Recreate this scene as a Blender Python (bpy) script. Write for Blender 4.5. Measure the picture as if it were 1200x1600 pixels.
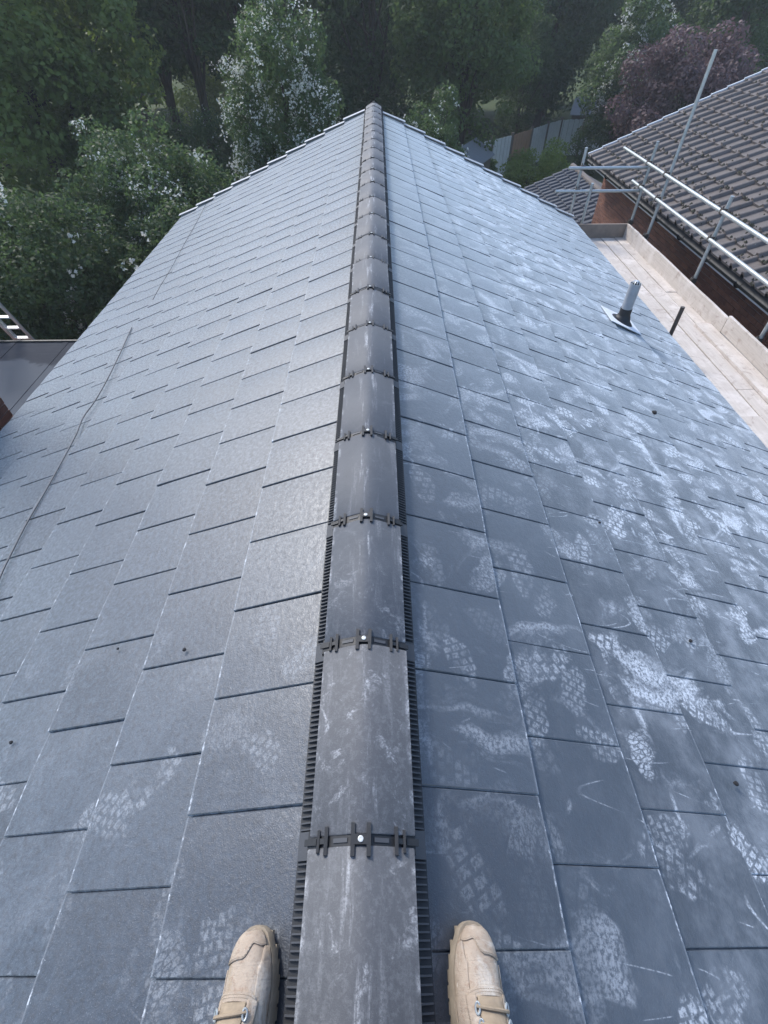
import bpy, math, random
import numpy as np
from math import sin, cos, tan, pi, radians, sqrt, exp
from mathutils import Matrix, Vector

sc = bpy.context.scene
C = sc.collection
for o in list(bpy.data.objects):
    bpy.data.objects.remove(o)

# ------------------------------------------------------------------ camera, sky, sun, exposure
PIT, YAW, ROL = 0.8296, 0.0078, -0.0051
CAM = Vector((0.0507, 0.0, 1.1872))
FPX = 752.3
Fv = Vector((sin(YAW)*cos(PIT), cos(YAW)*cos(PIT), -sin(PIT)))
Rv = Vector((cos(YAW), -sin(YAW), 0))
Uv = Rv.cross(Fv)
R2 = Rv*cos(ROL) + Uv*sin(ROL)
U2 = -Rv*sin(ROL) + Uv*cos(ROL)
cd = bpy.data.cameras.new('camera')
cam = bpy.data.objects.new('camera', cd)
C.objects.link(cam)
M = Matrix((R2, U2, -Fv)).transposed().to_4x4()
M.translation = CAM
cam.matrix_world = M
cd.sensor_fit = 'VERTICAL'
cd.sensor_height = 36.0
cd.lens = FPX/1600*36
cd.clip_start = 0.02
cd.clip_end = 1500
sc.camera = cam

SUN_EL, SUN_ROT = radians(44), radians(-36)      # hazy sun ahead and to the left
w = bpy.data.worlds.new('World')
sc.world = w
w.use_nodes = True
nt = w.node_tree
sky = nt.nodes.new('ShaderNodeTexSky')
sky.sky_type = 'NISHITA'
sky.sun_disc = False
sky.sun_elevation = SUN_EL
sky.sun_rotation = SUN_ROT
sky.air_density = 1.0
sky.dust_density = 1.2
sky.ozone_density = 1.0
nt.links.new(sky.outputs[0], nt.nodes['Background'].inputs[0])
nt.nodes['Background'].inputs[1].default_value = 0.15
sl = bpy.data.lights.new('sun', 'SUN')
sl.energy = 1.5
sl.angle = radians(10)
sl.color = (1.0, 0.965, 0.91)
so = bpy.data.objects.new('sun', sl)
C.objects.link(so)
sdir = Vector((sin(SUN_ROT)*cos(SUN_EL), cos(SUN_ROT)*cos(SUN_EL), sin(SUN_EL)))
so.rotation_euler = sdir.to_track_quat('Z', 'Y').to_euler()
so.location = sdir*60
sc.view_settings.view_transform = 'Standard'
sc.view_settings.look = 'None'
sc.view_settings.exposure = 1.22
sc.cycles.max_bounces = 6
sc.cycles.diffuse_bounces = 3
sc.cycles.glossy_bounces = 2
sc.cycles.transmission_bounces = 3
sc.cycles.sample_clamp_indirect = 6
sc.view_settings.gamma = 1
sc.view_settings.use_curve_mapping = False

# ------------------------------------------------------------------ constants of the place
TH = 0.4134                      # roof pitch
CT, ST, TT = cos(TH), sin(TH), tan(TH)
DZ = 0.0593                      # crown of the ridge above the planes' meeting line
GROUND = -6.0
Y_NEAR, Y_FAR = -3.0, 9.42
YF = {-1: 9.66, 1: 9.44}          # the two verges are not quite in line
TILE_W = 0.3006
S_TAIL = [0.497 + 0.345*k + 0.0018*k*k for k in range(10)]
PH_L, PH_R = 0.566, 0.602
random.seed(7)
rng = np.random.default_rng(11)


def project(p):
    d = Vector(p) - CAM
    z = d.dot(Fv)
    if z < 0.05:
        return None
    return 600 + FPX*d.dot(R2)/z, 800 - FPX*d.dot(U2)/z, z


# ------------------------------------------------------------------ node helper
class G:
    def __init__(s, name):
        s.m = bpy.data.materials.new(name)
        s.m.use_nodes = True
        s.t = s.m.node_tree
        s.p = s.t.nodes['Principled BSDF']

    def node(s, typ, **kw):
        n = s.t.nodes.new(typ)
        for k, v in kw.items():
            setattr(n, k, v)
        return n

    def link(s, a, sock):
        if isinstance(a, (int, float)):
            sock.default_value = a
        elif isinstance(a, (tuple, list)):
            if len(a) == 3 and sock.type == 'RGBA':
                a = (*a, 1)
            sock.default_value = a
        else:
            s.t.links.new(a, sock)

    def math(s, op, a, b=0.0, c=0.0, clamp=False):
        n = s.node('ShaderNodeMath', operation=op, use_clamp=clamp)
        s.link(a, n.inputs[0]); s.link(b, n.inputs[1]); s.link(c, n.inputs[2])
        return n.outputs[0]

    def mul(s, *a):
        r = a[0]
        for b in a[1:]:
            r = s.math('MULTIPLY', r, b)
        return r

    def add(s, a, b): return s.math('ADD', a, b)
    def mx(s, a, b): return s.math('MAXIMUM', a, b)

    def smooth(s, x, a, b, lo=0.0, hi=1.0):
        n = s.node('ShaderNodeMapRange', interpolation_type='SMOOTHSTEP')
        s.link(x, n.inputs[0])
        for i, v in enumerate((a, b, lo, hi)):
            s.link(v, n.inputs[1+i])
        return n.outputs[0]

    def mix(s, f, a, b, mode='MIX'):
        n = s.node('ShaderNodeMix', data_type='RGBA', blend_type=mode)
        s.link(f, n.inputs[0]); s.link(a, n.inputs[6]); s.link(b, n.inputs[7])
        return n.outputs[2]

    def noise(s, vec, scale, detail=2.0, rough=0.5, dist=0.0, dim='3D', color=False):
        n = s.node('ShaderNodeTexNoise', noise_dimensions=dim)
        if vec is not None:
            s.link(vec, n.inputs['Vector'])
        n.inputs['Scale'].default_value = scale
        n.inputs['Detail'].default_value = detail
        n.inputs['Roughness'].default_value = rough
        n.inputs['Distortion'].default_value = dist
        return n.outputs['Color' if color else 'Fac']

    def vmul(s, vec, v):
        n = s.node('ShaderNodeVectorMath', operation='MULTIPLY')
        s.link(vec, n.inputs[0]); s.link(v, n.inputs[1])
        return n.outputs[0]

    def vadd(s, vec, v, op='ADD'):
        n = s.node('ShaderNodeVectorMath', operation=op)
        s.link(vec, n.inputs[0]); s.link(v, n.inputs[1])
        return n.outputs[0]

    def sep(s, vec):
        n = s.node('ShaderNodeSeparateXYZ')
        s.link(vec, n.inputs[0])
        return n.outputs

    def comb(s, x, y, z=0.0):
        n = s.node('ShaderNodeCombineXYZ')
        s.link(x, n.inputs[0]); s.link(y, n.inputs[1]); s.link(z, n.inputs[2])
        return n.outputs[0]

    def pos(s): return s.node('ShaderNodeNewGeometry').outputs['Position']
    def obj(s): return s.node('ShaderNodeTexCoord').outputs['Object']

    def rand(s):
        a = s.node('ShaderNodeObjectInfo').outputs['Random']
        b = s.node('ShaderNodeNewGeometry').outputs['Random Per Island']
        return s.math('FRACT', s.add(a, s.math('MULTIPLY', b, 7.31)))

    def bump(s, h, strength=0.3, dist=0.002):
        n = s.node('ShaderNodeBump')
        n.inputs['Strength'].default_value = strength
        n.inputs['Distance'].default_value = dist
        s.link(h, n.inputs['Height'])
        s.t.links.new(n.outputs[0], s.p.inputs['Normal'])

    def set(s, col=None, rough=None, metal=None, spec=None):
        if col is not None: s.link(col, s.p.inputs['Base Color'])
        if rough is not None: s.link(rough, s.p.inputs['Roughness'])
        if metal is not None: s.link(metal, s.p.inputs['Metallic'])
        if spec is not None: s.link(spec, s.p.inputs['Specular IOR Level'])
        return s.m


# ------------------------------------------------------------------ materials
def print_layer(g, vec, scale, seed, sh, half_l=0.145, half_w=0.052, lug=40.0, keep=0.35, style=0):
    """chalky boot prints: one partial sole mark in each cell, turned its own way"""
    wob, part, fine = sh
    v0 = g.vadd(vec, (seed, seed*1.7, 0))
    v = g.node('ShaderNodeTexVoronoi', voronoi_dimensions='2D', feature='F1')
    g.link(v0, v.inputs['Vector'])
    v.inputs['Scale'].default_value = scale
    v.inputs['Randomness'].default_value = 1.0
    loc = g.vadd(v0, v.outputs['Position'], 'SUBTRACT')
    cr = g.node('ShaderNodeSeparateColor')
    g.link(v.outputs['Color'], cr.inputs[0])
    r = g.node('ShaderNodeVectorRotate', rotation_type='Z_AXIS')
    g.link(loc, r.inputs['Vector'])
    g.link(g.math('MULTIPLY', cr.outputs[0], 6.283), r.inputs['Angle'])
    x, y, _ = g.sep(r.outputs[0])
    ex = g.math('DIVIDE', x, half_w); ey = g.math('DIVIDE', y, half_l)
    e = g.math('SQRT', g.add(g.mul(ex, ex), g.mul(ey, ey)))
    e = g.add(e, g.math('MULTIPLY_ADD', wob, 0.9, -0.45))
    if style == 2:
        return g.mul(g.smooth(e, 1.1, 0.35), fine, g.smooth(cr.outputs[1], keep, 0.95))
    m = g.smooth(e, 1.0, 0.8)
    if style == 0:
        # rows of tread blocks, every other row shifted
        ry = g.mul(g.add(y, g.mul(wob, 0.010)), lug)
        row = g.math('FLOOR', ry)
        rx = g.add(g.mul(g.add(x, g.mul(wob, 0.006)), lug*0.75), g.mul(row, 0.37))
        fy = g.math('ABSOLUTE', g.math('SUBTRACT', g.math('FRACT', ry), 0.5))
        fx = g.math('ABSOLUTE', g.math('SUBTRACT', g.math('FRACT', rx), 0.5))
        lugm = g.smooth(g.mx(fy, fx), 0.42, 0.30)
    else:
        lv = g.node('ShaderNodeTexVoronoi', voronoi_dimensions='2D', feature='DISTANCE_TO_EDGE')
        g.link(g.vmul(r.outputs[0], (0.8, 2.0, 1)), lv.inputs['Vector'])
        lv.inputs['Scale'].default_value = lug
        lv.inputs['Randomness'].default_value = 0.9
        lugm = g.smooth(lv.outputs['Distance'], 0.02, 0.16)
    lugm = g.math('MULTIPLY_ADD', lugm, 0.85, 0.15)
    inten = g.smooth(cr.outputs[1], keep, 0.95)
    return g.mul(m, lugm, part, fine, inten)


def mat_roof_tile():
    g = G('slate_grey_concrete_tile')
    P = g.pos()
    x, y, z = g.sep(P)
    s = g.math('DIVIDE', g.math('ABSOLUTE', x), CT)
    right = g.math('GREATER_THAN', x, 0.0)
    left = g.math('SUBTRACT', 1.0, right)
    vec = g.comb(y, s, g.math('MULTIPLY', right, 5.0))
    vec2 = g.comb(g.add(y, g.mul(right, 37.3)), s, 0.0)
    rnd = g.rand()
    mott = g.noise(vec, 3.2, 4, 0.6)
    grain = g.noise(vec, 330, 1, 0.6)
    grain2 = g.noise(vec, 105, 3, 0.7)
    base = g.mix(mott, (0.021, 0.028, 0.040), (0.040, 0.050, 0.067))
    base = g.mix(g.smooth(rnd, 0.5, 1.0, 0.0, 0.6), base, (0.021, 0.025, 0.035))
    base = g.mix(g.smooth(rnd, 0.45, 0.0, 0.0, 0.5), base, (0.054, 0.065, 0.081))
    grain3 = g.noise(vec, 48, 3, 0.75)
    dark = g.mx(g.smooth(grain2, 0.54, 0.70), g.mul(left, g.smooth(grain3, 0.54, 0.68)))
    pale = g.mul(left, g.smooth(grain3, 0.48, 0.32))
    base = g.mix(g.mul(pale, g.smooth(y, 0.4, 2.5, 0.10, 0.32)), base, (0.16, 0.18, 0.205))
    base = g.mix(g.mul(dark, g.math('MULTIPLY_ADD', left, 0.52, 0.16)), base, (0.016, 0.019, 0.026))
    speck = g.smooth(grain, 0.62, 0.78)
    base = g.mix(g.mul(speck, g.math('MULTIPLY_ADD', left, 0.30, 0.12)), base, (0.30, 0.33, 0.37))
    # how much plaster dust lies where people have walked
    amt_r = g.mul(right, g.smooth(s, 0.4, 1.7, 0.30, 1.15), g.smooth(g.noise(vec2, 0.9, 2), 0.33, 0.6, 0.4, 1.1))
    amt_l = g.mul(left, g.smooth(y, 1.4, 0.3, 0.02, 0.22))
    amt = g.add(amt_r, amt_l)
    sh = (g.noise(vec2, 20, 2), g.smooth(g.noise(vec2, 8, 3), 0.36, 0.56), g.smooth(g.noise(vec2, 85, 4, 0.8), 0.40, 0.58, 0.08, 1.0))
    pr = print_layer(g, vec2, 3.1, 3.0, sh, 0.14, 0.055, 30.0, 0.1, 0)
    pr = g.mx(pr, print_layer(g, vec2, 2.7, 17.3, sh, 0.12, 0.06, 34.0, 0.12, 1))
    pr = g.mx(pr, g.mul(print_layer(g, vec2, 4.4, 41.1, sh, 0.10, 0.05, 42.0, 0.1, 0), 0.9))
    warp = g.vadd(vec2, g.vmul(g.noise(vec2, 2.3, 2, color=True), (0.35, 0.35, 0)))
    sm = g.smooth(g.noise(g.vmul(warp, (1.0, 0.55, 1)), 5.0, 5, 0.62, 0.8), 0.54, 0.68)
    sm = g.mul(sm, sh[2], g.math('MULTIPLY_ADD', right, 0.75, 0.25))
    film = g.smooth(g.noise(vec2, 6.0, 4, 0.68), 0.40, 0.72)

    def scratch(sd, sc1, wd):
        v = g.vadd(vec2, (sd, -sd*0.6, 0))
        n = g.noise(g.vmul(v, (1.0, 0.25, 1)), sc1, 0, 0.4)
        a = g.math('ABSOLUTE', g.math('SUBTRACT', n, 0.5))
        return g.mul(g.smooth(a, wd, wd*0.2), g.smooth(g.noise(v, 6.0, 2), 0.54, 0.62), g.math('MULTIPLY_ADD', right, 0.6, 0.4))
    scr = g.mx(scratch(23.0, 5.0, 0.006), scratch(61.0, 7.5, 0.008))
    dust = g.mx(g.mx(g.mul(pr, 0.95), g.mul(sm, 0.85)), g.mul(scr, sh[2], 0.75))
    dust = g.add(dust, g.mul(film, g.smooth(s, 0.3, 1.4, 0.05, 0.22)))
    dust = g.mul(dust, amt)
    # pale chips along the tails, with a faint continuous line painted as edge highlight
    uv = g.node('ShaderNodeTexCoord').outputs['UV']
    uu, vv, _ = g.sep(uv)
    chip_highlight = g.mul(g.smooth(vv, 0.974, 0.992), g.math('MULTIPLY_ADD', g.smooth(g.noise(vec, 34, 4, 0.7), 0.52, 0.66), 0.85, 0.15))
    chip_highlight = g.mx(chip_highlight, g.mul(g.smooth(vv, 0.94, 0.985), g.smooth(g.noise(vec, 90, 3, 0.7), 0.66, 0.74)))
    dust = g.math('MINIMUM', g.mx(dust, g.mul(chip_highlight, 0.8)), 0.9)
    dust = g.math('MINIMUM', g.mul(dust, 1.3), 0.92)
    col = g.mix(dust, base, (0.56, 0.60, 0.65))
    rough = g.math('MULTIPLY_ADD', dust, 0.3, g.smooth(grain3, 0.3, 0.7, 0.38, 0.54))
    g.set(col, rough, spec=0.9)
    g.link(g.add(g.mul(right, 0.75), g.mul(left, g.smooth(g.add(g.mul(grain3, 0.65), g.mul(grain2, 0.35)), 0.36, 0.60, 1.0, 0.25))), g.p.inputs['Sheen Weight'])
    g.p.inputs['Sheen Roughness'].default_value = 0.42
    g.p.inputs['Sheen Tint'].default_value = (0.76, 0.89, 1.0, 1)
    h = g.add(g.mul(grain2, 0.8), g.mul(grain, 0.5))
    g.bump(g.add(h, g.mul(grain3, 0.9)), 0.42, 0.0026)
    return g.m


def mat_ridge():
    g = G('weathered_ridge_tile')
    P = g.pos()
    x, y, z = g.sep(P)
    rnd = g.rand()
    n1 = g.noise(P, 9, 4, 0.6)
    grain = g.noise(P, 260, 3, 0.65)
    near = g.smooth(y, 1.1, 0.35)
    base = g.mix(n1, (0.048, 0.055, 0.067), (0.096, 0.104, 0.118))
    base = g.mix(g.mul(near, 0.75), base, (0.052, 0.059, 0.072))
    base = g.mix(g.mul(rnd, 0.45), base, (0.150, 0.143, 0.138))
    base = g.mix(g.mul(g.smooth(grain, 0.55, 0.75), 0.4), base, (0.045, 0.043, 0.043))
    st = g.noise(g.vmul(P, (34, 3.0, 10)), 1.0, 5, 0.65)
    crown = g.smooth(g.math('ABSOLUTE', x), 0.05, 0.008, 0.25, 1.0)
    streak_highlight = g.mul(g.smooth(st, 0.52, 0.70), crown)  # pale residue streaks, strengthened along the crown to stand in for its highlight
    patch = g.mul(g.smooth(g.noise(P, 16, 5, 0.7, 0.6), 0.54, 0.72), g.math('MULTIPLY_ADD', near, 0.85, 0.14))
    edge = g.mul(g.smooth(g.math('ABSOLUTE', x), 0.100, 0.113), g.smooth(g.noise(P, 25, 3), 0.45, 0.65))
    d = g.mx(g.mx(g.mul(streak_highlight, 0.7), g.mul(patch, 0.7)), g.mul(edge, 0.55))
    d = g.mul(d, g.smooth(g.noise(P, 150, 4, 0.8), 0.38, 0.6, 0.15, 1.0))
    film = g.mul(g.smooth(g.noise(P, 55, 6, 0.8), 0.46, 0.66), g.math('MULTIPLY_ADD', near, 0.34, 0.06))
    d = g.mx(d, g.mul(film, 0.25))
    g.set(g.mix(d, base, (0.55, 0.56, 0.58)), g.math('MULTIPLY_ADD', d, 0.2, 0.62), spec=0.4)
    g.bump(g.add(grain, g.mul(st, 0.4)), 0.30, 0.0025)
    return g.m


def mat_plain(name, col, rough=0.6, metal=0.0, var=0.25, scale=12.0, spec=0.5, bump=0.15, fine=150.0):
    g = G(name)
    P = g.obj()
    n = g.noise(P, scale, 4, 0.6)
    d = tuple(c*(1-var) for c in col); l = tuple(min(1, c*(1+var)) for c in col)
    g.set(g.mix(n, d, l), g.smooth(n, 0.2, 0.8, max(0.05, rough-0.08), min(1, rough+0.08)), metal, spec)
    g.bump(g.noise(P, fine, 3, 0.6), bump, 0.002)
    return g.m


def mat_wood_board():
    g = G('pale_scaffold_timber')
    P = g.pos()
    rnd = g.rand()
    v = g.vadd(P, g.comb(0.0, g.mul(rnd, 40.0), g.mul(rnd, 9.0)))
    fib = g.noise(g.vmul(v, (60, 2.2, 60)), 1.0, 5, 0.6, 0.4)
    big = g.noise(v, 2.6, 4, 0.65)
    base = g.mix(fib, (0.37, 0.325, 0.285), (0.62, 0.565, 0.51))
    base = g.mix(g.smooth(big, 0.45, 0.7, 0, 0.6), base, (0.67, 0.62, 0.58))
    stain = g.mul(g.smooth(g.noise(v, 7.5, 5, 0.7, 1.2), 0.53, 0.68), 0.6)
    base = g.mix(stain, base, (0.30, 0.235, 0.20))
    sp = g.smooth(g.noise(v, 38, 3, 0.7), 0.68, 0.76)
    base = g.mix(g.mul(sp, 0.7), base, (0.11, 0.09, 0.075))
    g.set(base, 0.82, spec=0.25)
    g.bump(fib, 0.35, 0.003)
    return g.m


def mat_tube():
    g = G('galvanised_tube')
    P = g.pos()
    n = g.noise(P, 18, 4, 0.65)
    col = g.mix(n, (0.32, 0.35, 0.36), (0.54, 0.57, 0.57))
    col = g.mix(g.mul(g.smooth(g.noise(P, 55, 4, 0.7), 0.6, 0.72), 0.6), col, (0.20, 0.18, 0.16))
    g.set(col, g.smooth(n, 0.3, 0.7, 0.36, 0.55), 0.75)
    g.bump(g.noise(P, 140, 3), 0.12, 0.002)
    return g.m


def mat_brick(name, a, b, mortar, scale=1.0, bump=0.5):
    """brick courses in world space: along is x+y, up is z"""
    g = G(name)
    P = g.pos()
    x, y, z = g.sep(P)
    v = g.comb(g.add(x, y), z, 0.0)
    br = g.node('ShaderNodeTexBrick')
    g.link(v, br.inputs['Vector'])
    br.inputs['Scale'].default_value = 1.0
    br.inputs['Brick Width'].default_value = 0.225*scale
    br.inputs['Row Height'].default_value = 0.075*scale
    br.inputs['Mortar Size'].default_value = 0.006
    br.inputs['Color1'].default_value = (*a, 1); br.inputs['Color2'].default_value = (*b, 1)
    br.inputs['Mortar'].default_value = (*mortar, 1)
    n = g.noise(P, 9, 4, 0.65)
    g.set(g.mix(g.smooth(n, 0.3, 0.7, 0, 0.4), br.outputs['Color'], tuple(c*0.6 for c in a)), 0.85, spec=0.3)
    g.bump(g.add(br.outputs['Fac'], g.mul(g.noise(P, 120, 3), -0.3)), -bump, 0.006)
    return g.m


def mat_brick_piece(name, a, b):
    g = G(name)
    P = g.pos()
    rnd = g.rand()
    c = g.mix(rnd, a, b)
    n = g.noise(P, 40, 4, 0.7)
    g.set(g.mix(g.smooth(n, 0.35, 0.7, 0, 0.45), c, tuple(k*0.5 for k in a)), 0.88, spec=0.25)
    g.bump(g.noise(P, 160, 3), 0.4, 0.003)
    return g.m


def mat_neigh_tile():
    g = G('old_brown_concrete_tile')
    P = g.pos()
    rnd = g.rand()
    base = g.mix(g.noise(P, 6, 4, 0.65), (0.078, 0.063, 0.057), (0.165, 0.145, 0.134))
    base = g.mix(g.mul(rnd, 0.4), base, (0.145, 0.132, 0.126))
    base = g.mix(g.smooth(g.noise(P, 26, 4, 0.7), 0.56, 0.72, 0, 0.6), base, (0.040, 0.034, 0.030))
    lich = g.smooth(g.noise(P, 17, 3, 0.7), 0.70, 0.76)
    base = g.mix(g.mul(lich, 0.7), base, (0.36, 0.35, 0.33))
    g.set(base, 0.72, spec=0.4)
    g.bump(g.noise(P, 110, 4, 0.7), 0.35, 0.004)
    return g.m


def mat_leaf(name, dark, light, trans=0.5):
    light = tuple(min(0.8, c*1.18) for c in light)
    g = G(name)
    at = g.node('ShaderNodeAttribute', attribute_name='shade')
    P = g.pos()
    f = g.math('MULTIPLY_ADD', at.outputs['Fac'], 0.7, g.mul(g.noise(P, 0.9, 2), 0.35))
    col = g.mix(f, dark, light)
    g.set(col, 0.55, spec=0.35)
    tr = g.node('ShaderNodeBsdfTranslucent')
    g.link(g.mix(0.5, col, tuple(min(1, c*1.5) for c in light)), tr.inputs['Color'])
    ms = g.node('ShaderNodeMixShader')
    ms.inputs[0].default_value = trans
    g.t.links.new(g.p.outputs[0], ms.inputs[1]); g.t.links.new(tr.outputs[0], ms.inputs[2])
    g.t.links.new(ms.outputs[0], g.t.nodes['Material Output'].inputs['Surface'])
    return g.m


def mat_bark():
    g = G('bark')
    P = g.obj()
    n = g.noise(g.vmul(P, (9, 9, 1.6)), 1.0, 5, 0.65)
    g.set(g.mix(n, (0.025, 0.021, 0.017), (0.10, 0.085, 0.068)), 0.9, spec=0.2)
    g.bump(n, 0.7, 0.02)
    return g.m


def mat_grass():
    g = G('rough_grass')
    P = g.pos()
    n = g.noise(P, 0.25, 4, 0.6); n2 = g.noise(P, 6, 4, 0.7)
    c = g.mix(n, (0.030, 0.048, 0.016), (0.085, 0.115, 0.035))
    c = g.mix(g.smooth(n2, 0.4, 0.7, 0, 0.5), c, (0.035, 0.045, 0.018))
    g.set(c, 0.9, spec=0.2)
    g.bump(n2, 0.6, 0.06)
    return g.m


def mat_felt():
    g = G('grey_roofing_felt')
    P = g.pos()
    x, y, z = g.sep(P)
    n = g.noise(P, 1.1, 4, 0.6); n2 = g.noise(g.vmul(P, (4, 22, 4)), 1.0, 4, 0.7)
    edge = g.smooth(g.add(y, g.math('MULTIPLY_ADD', n, 1.1, -0.55)), 8.05, 7.95)
    c = g.mix(edge, (0.018, 0.022, 0.032), (0.042, 0.053, 0.070))
    c = g.mix(g.smooth(n2, 0.45, 0.7, 0, 0.35), c, (0.042, 0.050, 0.062))
    g.set(c, g.smooth(edge, 0, 1, 0.85, 0.75), spec=0.25)
    g.bump(n2, 0.25, 0.004)
    return g.m


def mat_leather():
    g = G('tan_suede_leather')
    P = g.obj()
    n = g.noise(P, 22, 5, 0.65, 0.4); n2 = g.noise(P, 75, 4, 0.7); n3 = g.noise(P, 700, 2, 0.6)
    c = g.mix(n, (0.24, 0.18, 0.135), (0.52, 0.44, 0.355))
    c = g.mix(g.smooth(g.noise(P, 34, 4, 0.75, 0.6), 0.56, 0.70, 0, 0.55), c, (0.33, 0.315, 0.29))
    c = g.mix(g.smooth(n2, 0.52, 0.72, 0, 0.65), c, (0.23, 0.15, 0.105))
    c = g.mix(g.smooth(g.noise(P, 9, 4, 0.7, 1.0), 0.52, 0.66, 0, 0.5), c, (0.27, 0.205, 0.13))
    dust = g.smooth(g.noise(P, 13, 5, 0.7, 0.8), 0.50, 0.68, 0, 0.65)
    c = g.mix(dust, c, (0.60, 0.56, 0.50))
    sc1 = g.mul(g.smooth(g.noise(g.vmul(P, (1, 0.35, 1)), 60, 2), 0.70, 0.74), 0.7)
    c = g.mix(sc1, c, (0.72, 0.66, 0.58))
    g.set(c, 0.9, spec=0.2)
    g.bump(g.add(g.add(g.mul(n2, 0.8), g.mul(n3, 0.4)), g.mul(g.noise(g.vmul(P, (18, 90, 18)), 1.0, 3, 0.6, 1.0), 0.9)), 0.55, 0.0035)
    return g.m


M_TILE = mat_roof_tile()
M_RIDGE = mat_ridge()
M_BLACK = mat_plain('black_plastic', (0.011, 0.012, 0.014), 0.55, var=0.35, scale=30)
M_BLACK2 = mat_plain('dusty_black_plastic', (0.050, 0.053, 0.060), 0.6, var=0.3, scale=30)
M_SCREW = mat_plain('zinc_screw', (0.55, 0.56, 0.54), 0.5, 0.2, 0.2)
M_UNDER = mat_plain('dark_underlay', (0.02, 0.022, 0.026), 0.9)
M_WOOD = mat_wood_board()
M_WOODD = mat_plain('shaded_brown_board', (0.22, 0.18, 0.15), 0.85, var=0.4, scale=8)  # end toe board: shade on its near face put into a darker brown
M_TUBE = mat_tube()
M_DARKSTEEL = mat_plain('rusty_coupler_steel', (0.10, 0.085, 0.075), 0.6, 0.6, 0.4, 40)
M_BRICK = mat_brick('red_brick_house', (0.26, 0.12, 0.085), (0.18, 0.085, 0.066), (0.30, 0.27, 0.24))
M_BRICKP = mat_brick_piece('red_brick', (0.235, 0.118, 0.086), (0.15, 0.082, 0.068))
M_BRICKB = mat_brick_piece('brown_brick', (0.20, 0.10, 0.072), (0.13, 0.070, 0.055))
M_MORTAR = mat_plain('mortar', (0.26, 0.24, 0.22), 0.95, var=0.3, scale=30)
M_NTILE = mat_neigh_tile()
M_GTILE = mat_plain('slate_blue_concrete_tile', (0.058, 0.064, 0.078), 0.7, var=0.35, scale=9)
M_WHITE = mat_plain('white_painted_board', (0.62, 0.63, 0.64), 0.5, var=0.12)
M_LEAD = mat_plain('lead_flashing', (0.66, 0.69, 0.72), 0.7, 0.0, 0.2, 30)
M_PVC = mat_plain('grey_pvc', (0.30, 0.32, 0.34), 0.45, var=0.3, scale=14)
M_VERGE = mat_plain('grey_verge_plastic', (0.32, 0.34, 0.37), 0.5, var=0.15)
M_RAIL = mat_plain('scuffed_pale_tube', (0.36, 0.385, 0.385), 0.5, 0.55, 0.3, 30)
M_ALU = mat_plain('aluminium', (0.66, 0.68, 0.70), 0.38, 0.7, 0.12)
M_FELT = mat_felt()
M_SUEDE = mat_leather()
M_SOLE = mat_plain('dusty_tan_rubber', (0.27, 0.225, 0.17), 0.85, var=0.4, scale=40)
M_LACE = mat_plain('tan_lace', (0.30, 0.235, 0.165), 0.9, var=0.35, scale=90)
M_TROUSER = mat_plain('dark_work_trousers', (0.035, 0.037, 0.042), 0.9, var=0.3, scale=30)
M_GRASS = mat_grass()
M_BARK = mat_bark()
M_MOSS = mat_plain('dark_moss', (0.030, 0.030, 0.020), 0.95, var=0.5, scale=20)
M_CABLE = mat_plain('dusty_black_cable', (0.10, 0.105, 0.115), 0.6, var=0.4, scale=9)
M_FENCE = mat_plain('grey_fence_board', (0.40, 0.42, 0.43), 0.85, var=0.25, scale=6)
M_FENCEB = mat_plain('brown_fence_board', (0.25, 0.155, 0.10), 0.85, var=0.3, scale=6)
M_GREYFELT = mat_plain('shed_felt', (0.17, 0.18, 0.19), 0.9, var=0.25, scale=5)
M_SHEDWALL = mat_plain('shed_boards', (0.10, 0.085, 0.07), 0.9, var=0.3, scale=6)
M_STONE = mat_plain('dark_crumb', (0.018, 0.018, 0.020), 0.9, var=0.3)
M_SYC = mat_leaf('sycamore_leaf', (0.045, 0.080, 0.022), (0.150, 0.205, 0.055))
M_HAW = mat_leaf('hawthorn_leaf', (0.034, 0.062, 0.026), (0.090, 0.140, 0.052), 0.5)
M_DARK = mat_leaf('dark_leaf', (0.026, 0.052, 0.022), (0.070, 0.110, 0.040), 0.5)
M_ASH = mat_leaf('ash_leaf', (0.044, 0.080, 0.028), (0.110, 0.160, 0.052))
M_COP = mat_leaf('copper_leaf', (0.060, 0.036, 0.042), (0.14, 0.092, 0.098), 0.3)
M_GOLD = mat_leaf('golden_green_leaf', (0.065, 0.10, 0.026), (0.17, 0.22, 0.055))
M_FLOW = mat_leaf('white_blossom', (0.42, 0.44, 0.38), (0.66, 0.66, 0.60), 0.3)


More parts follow.
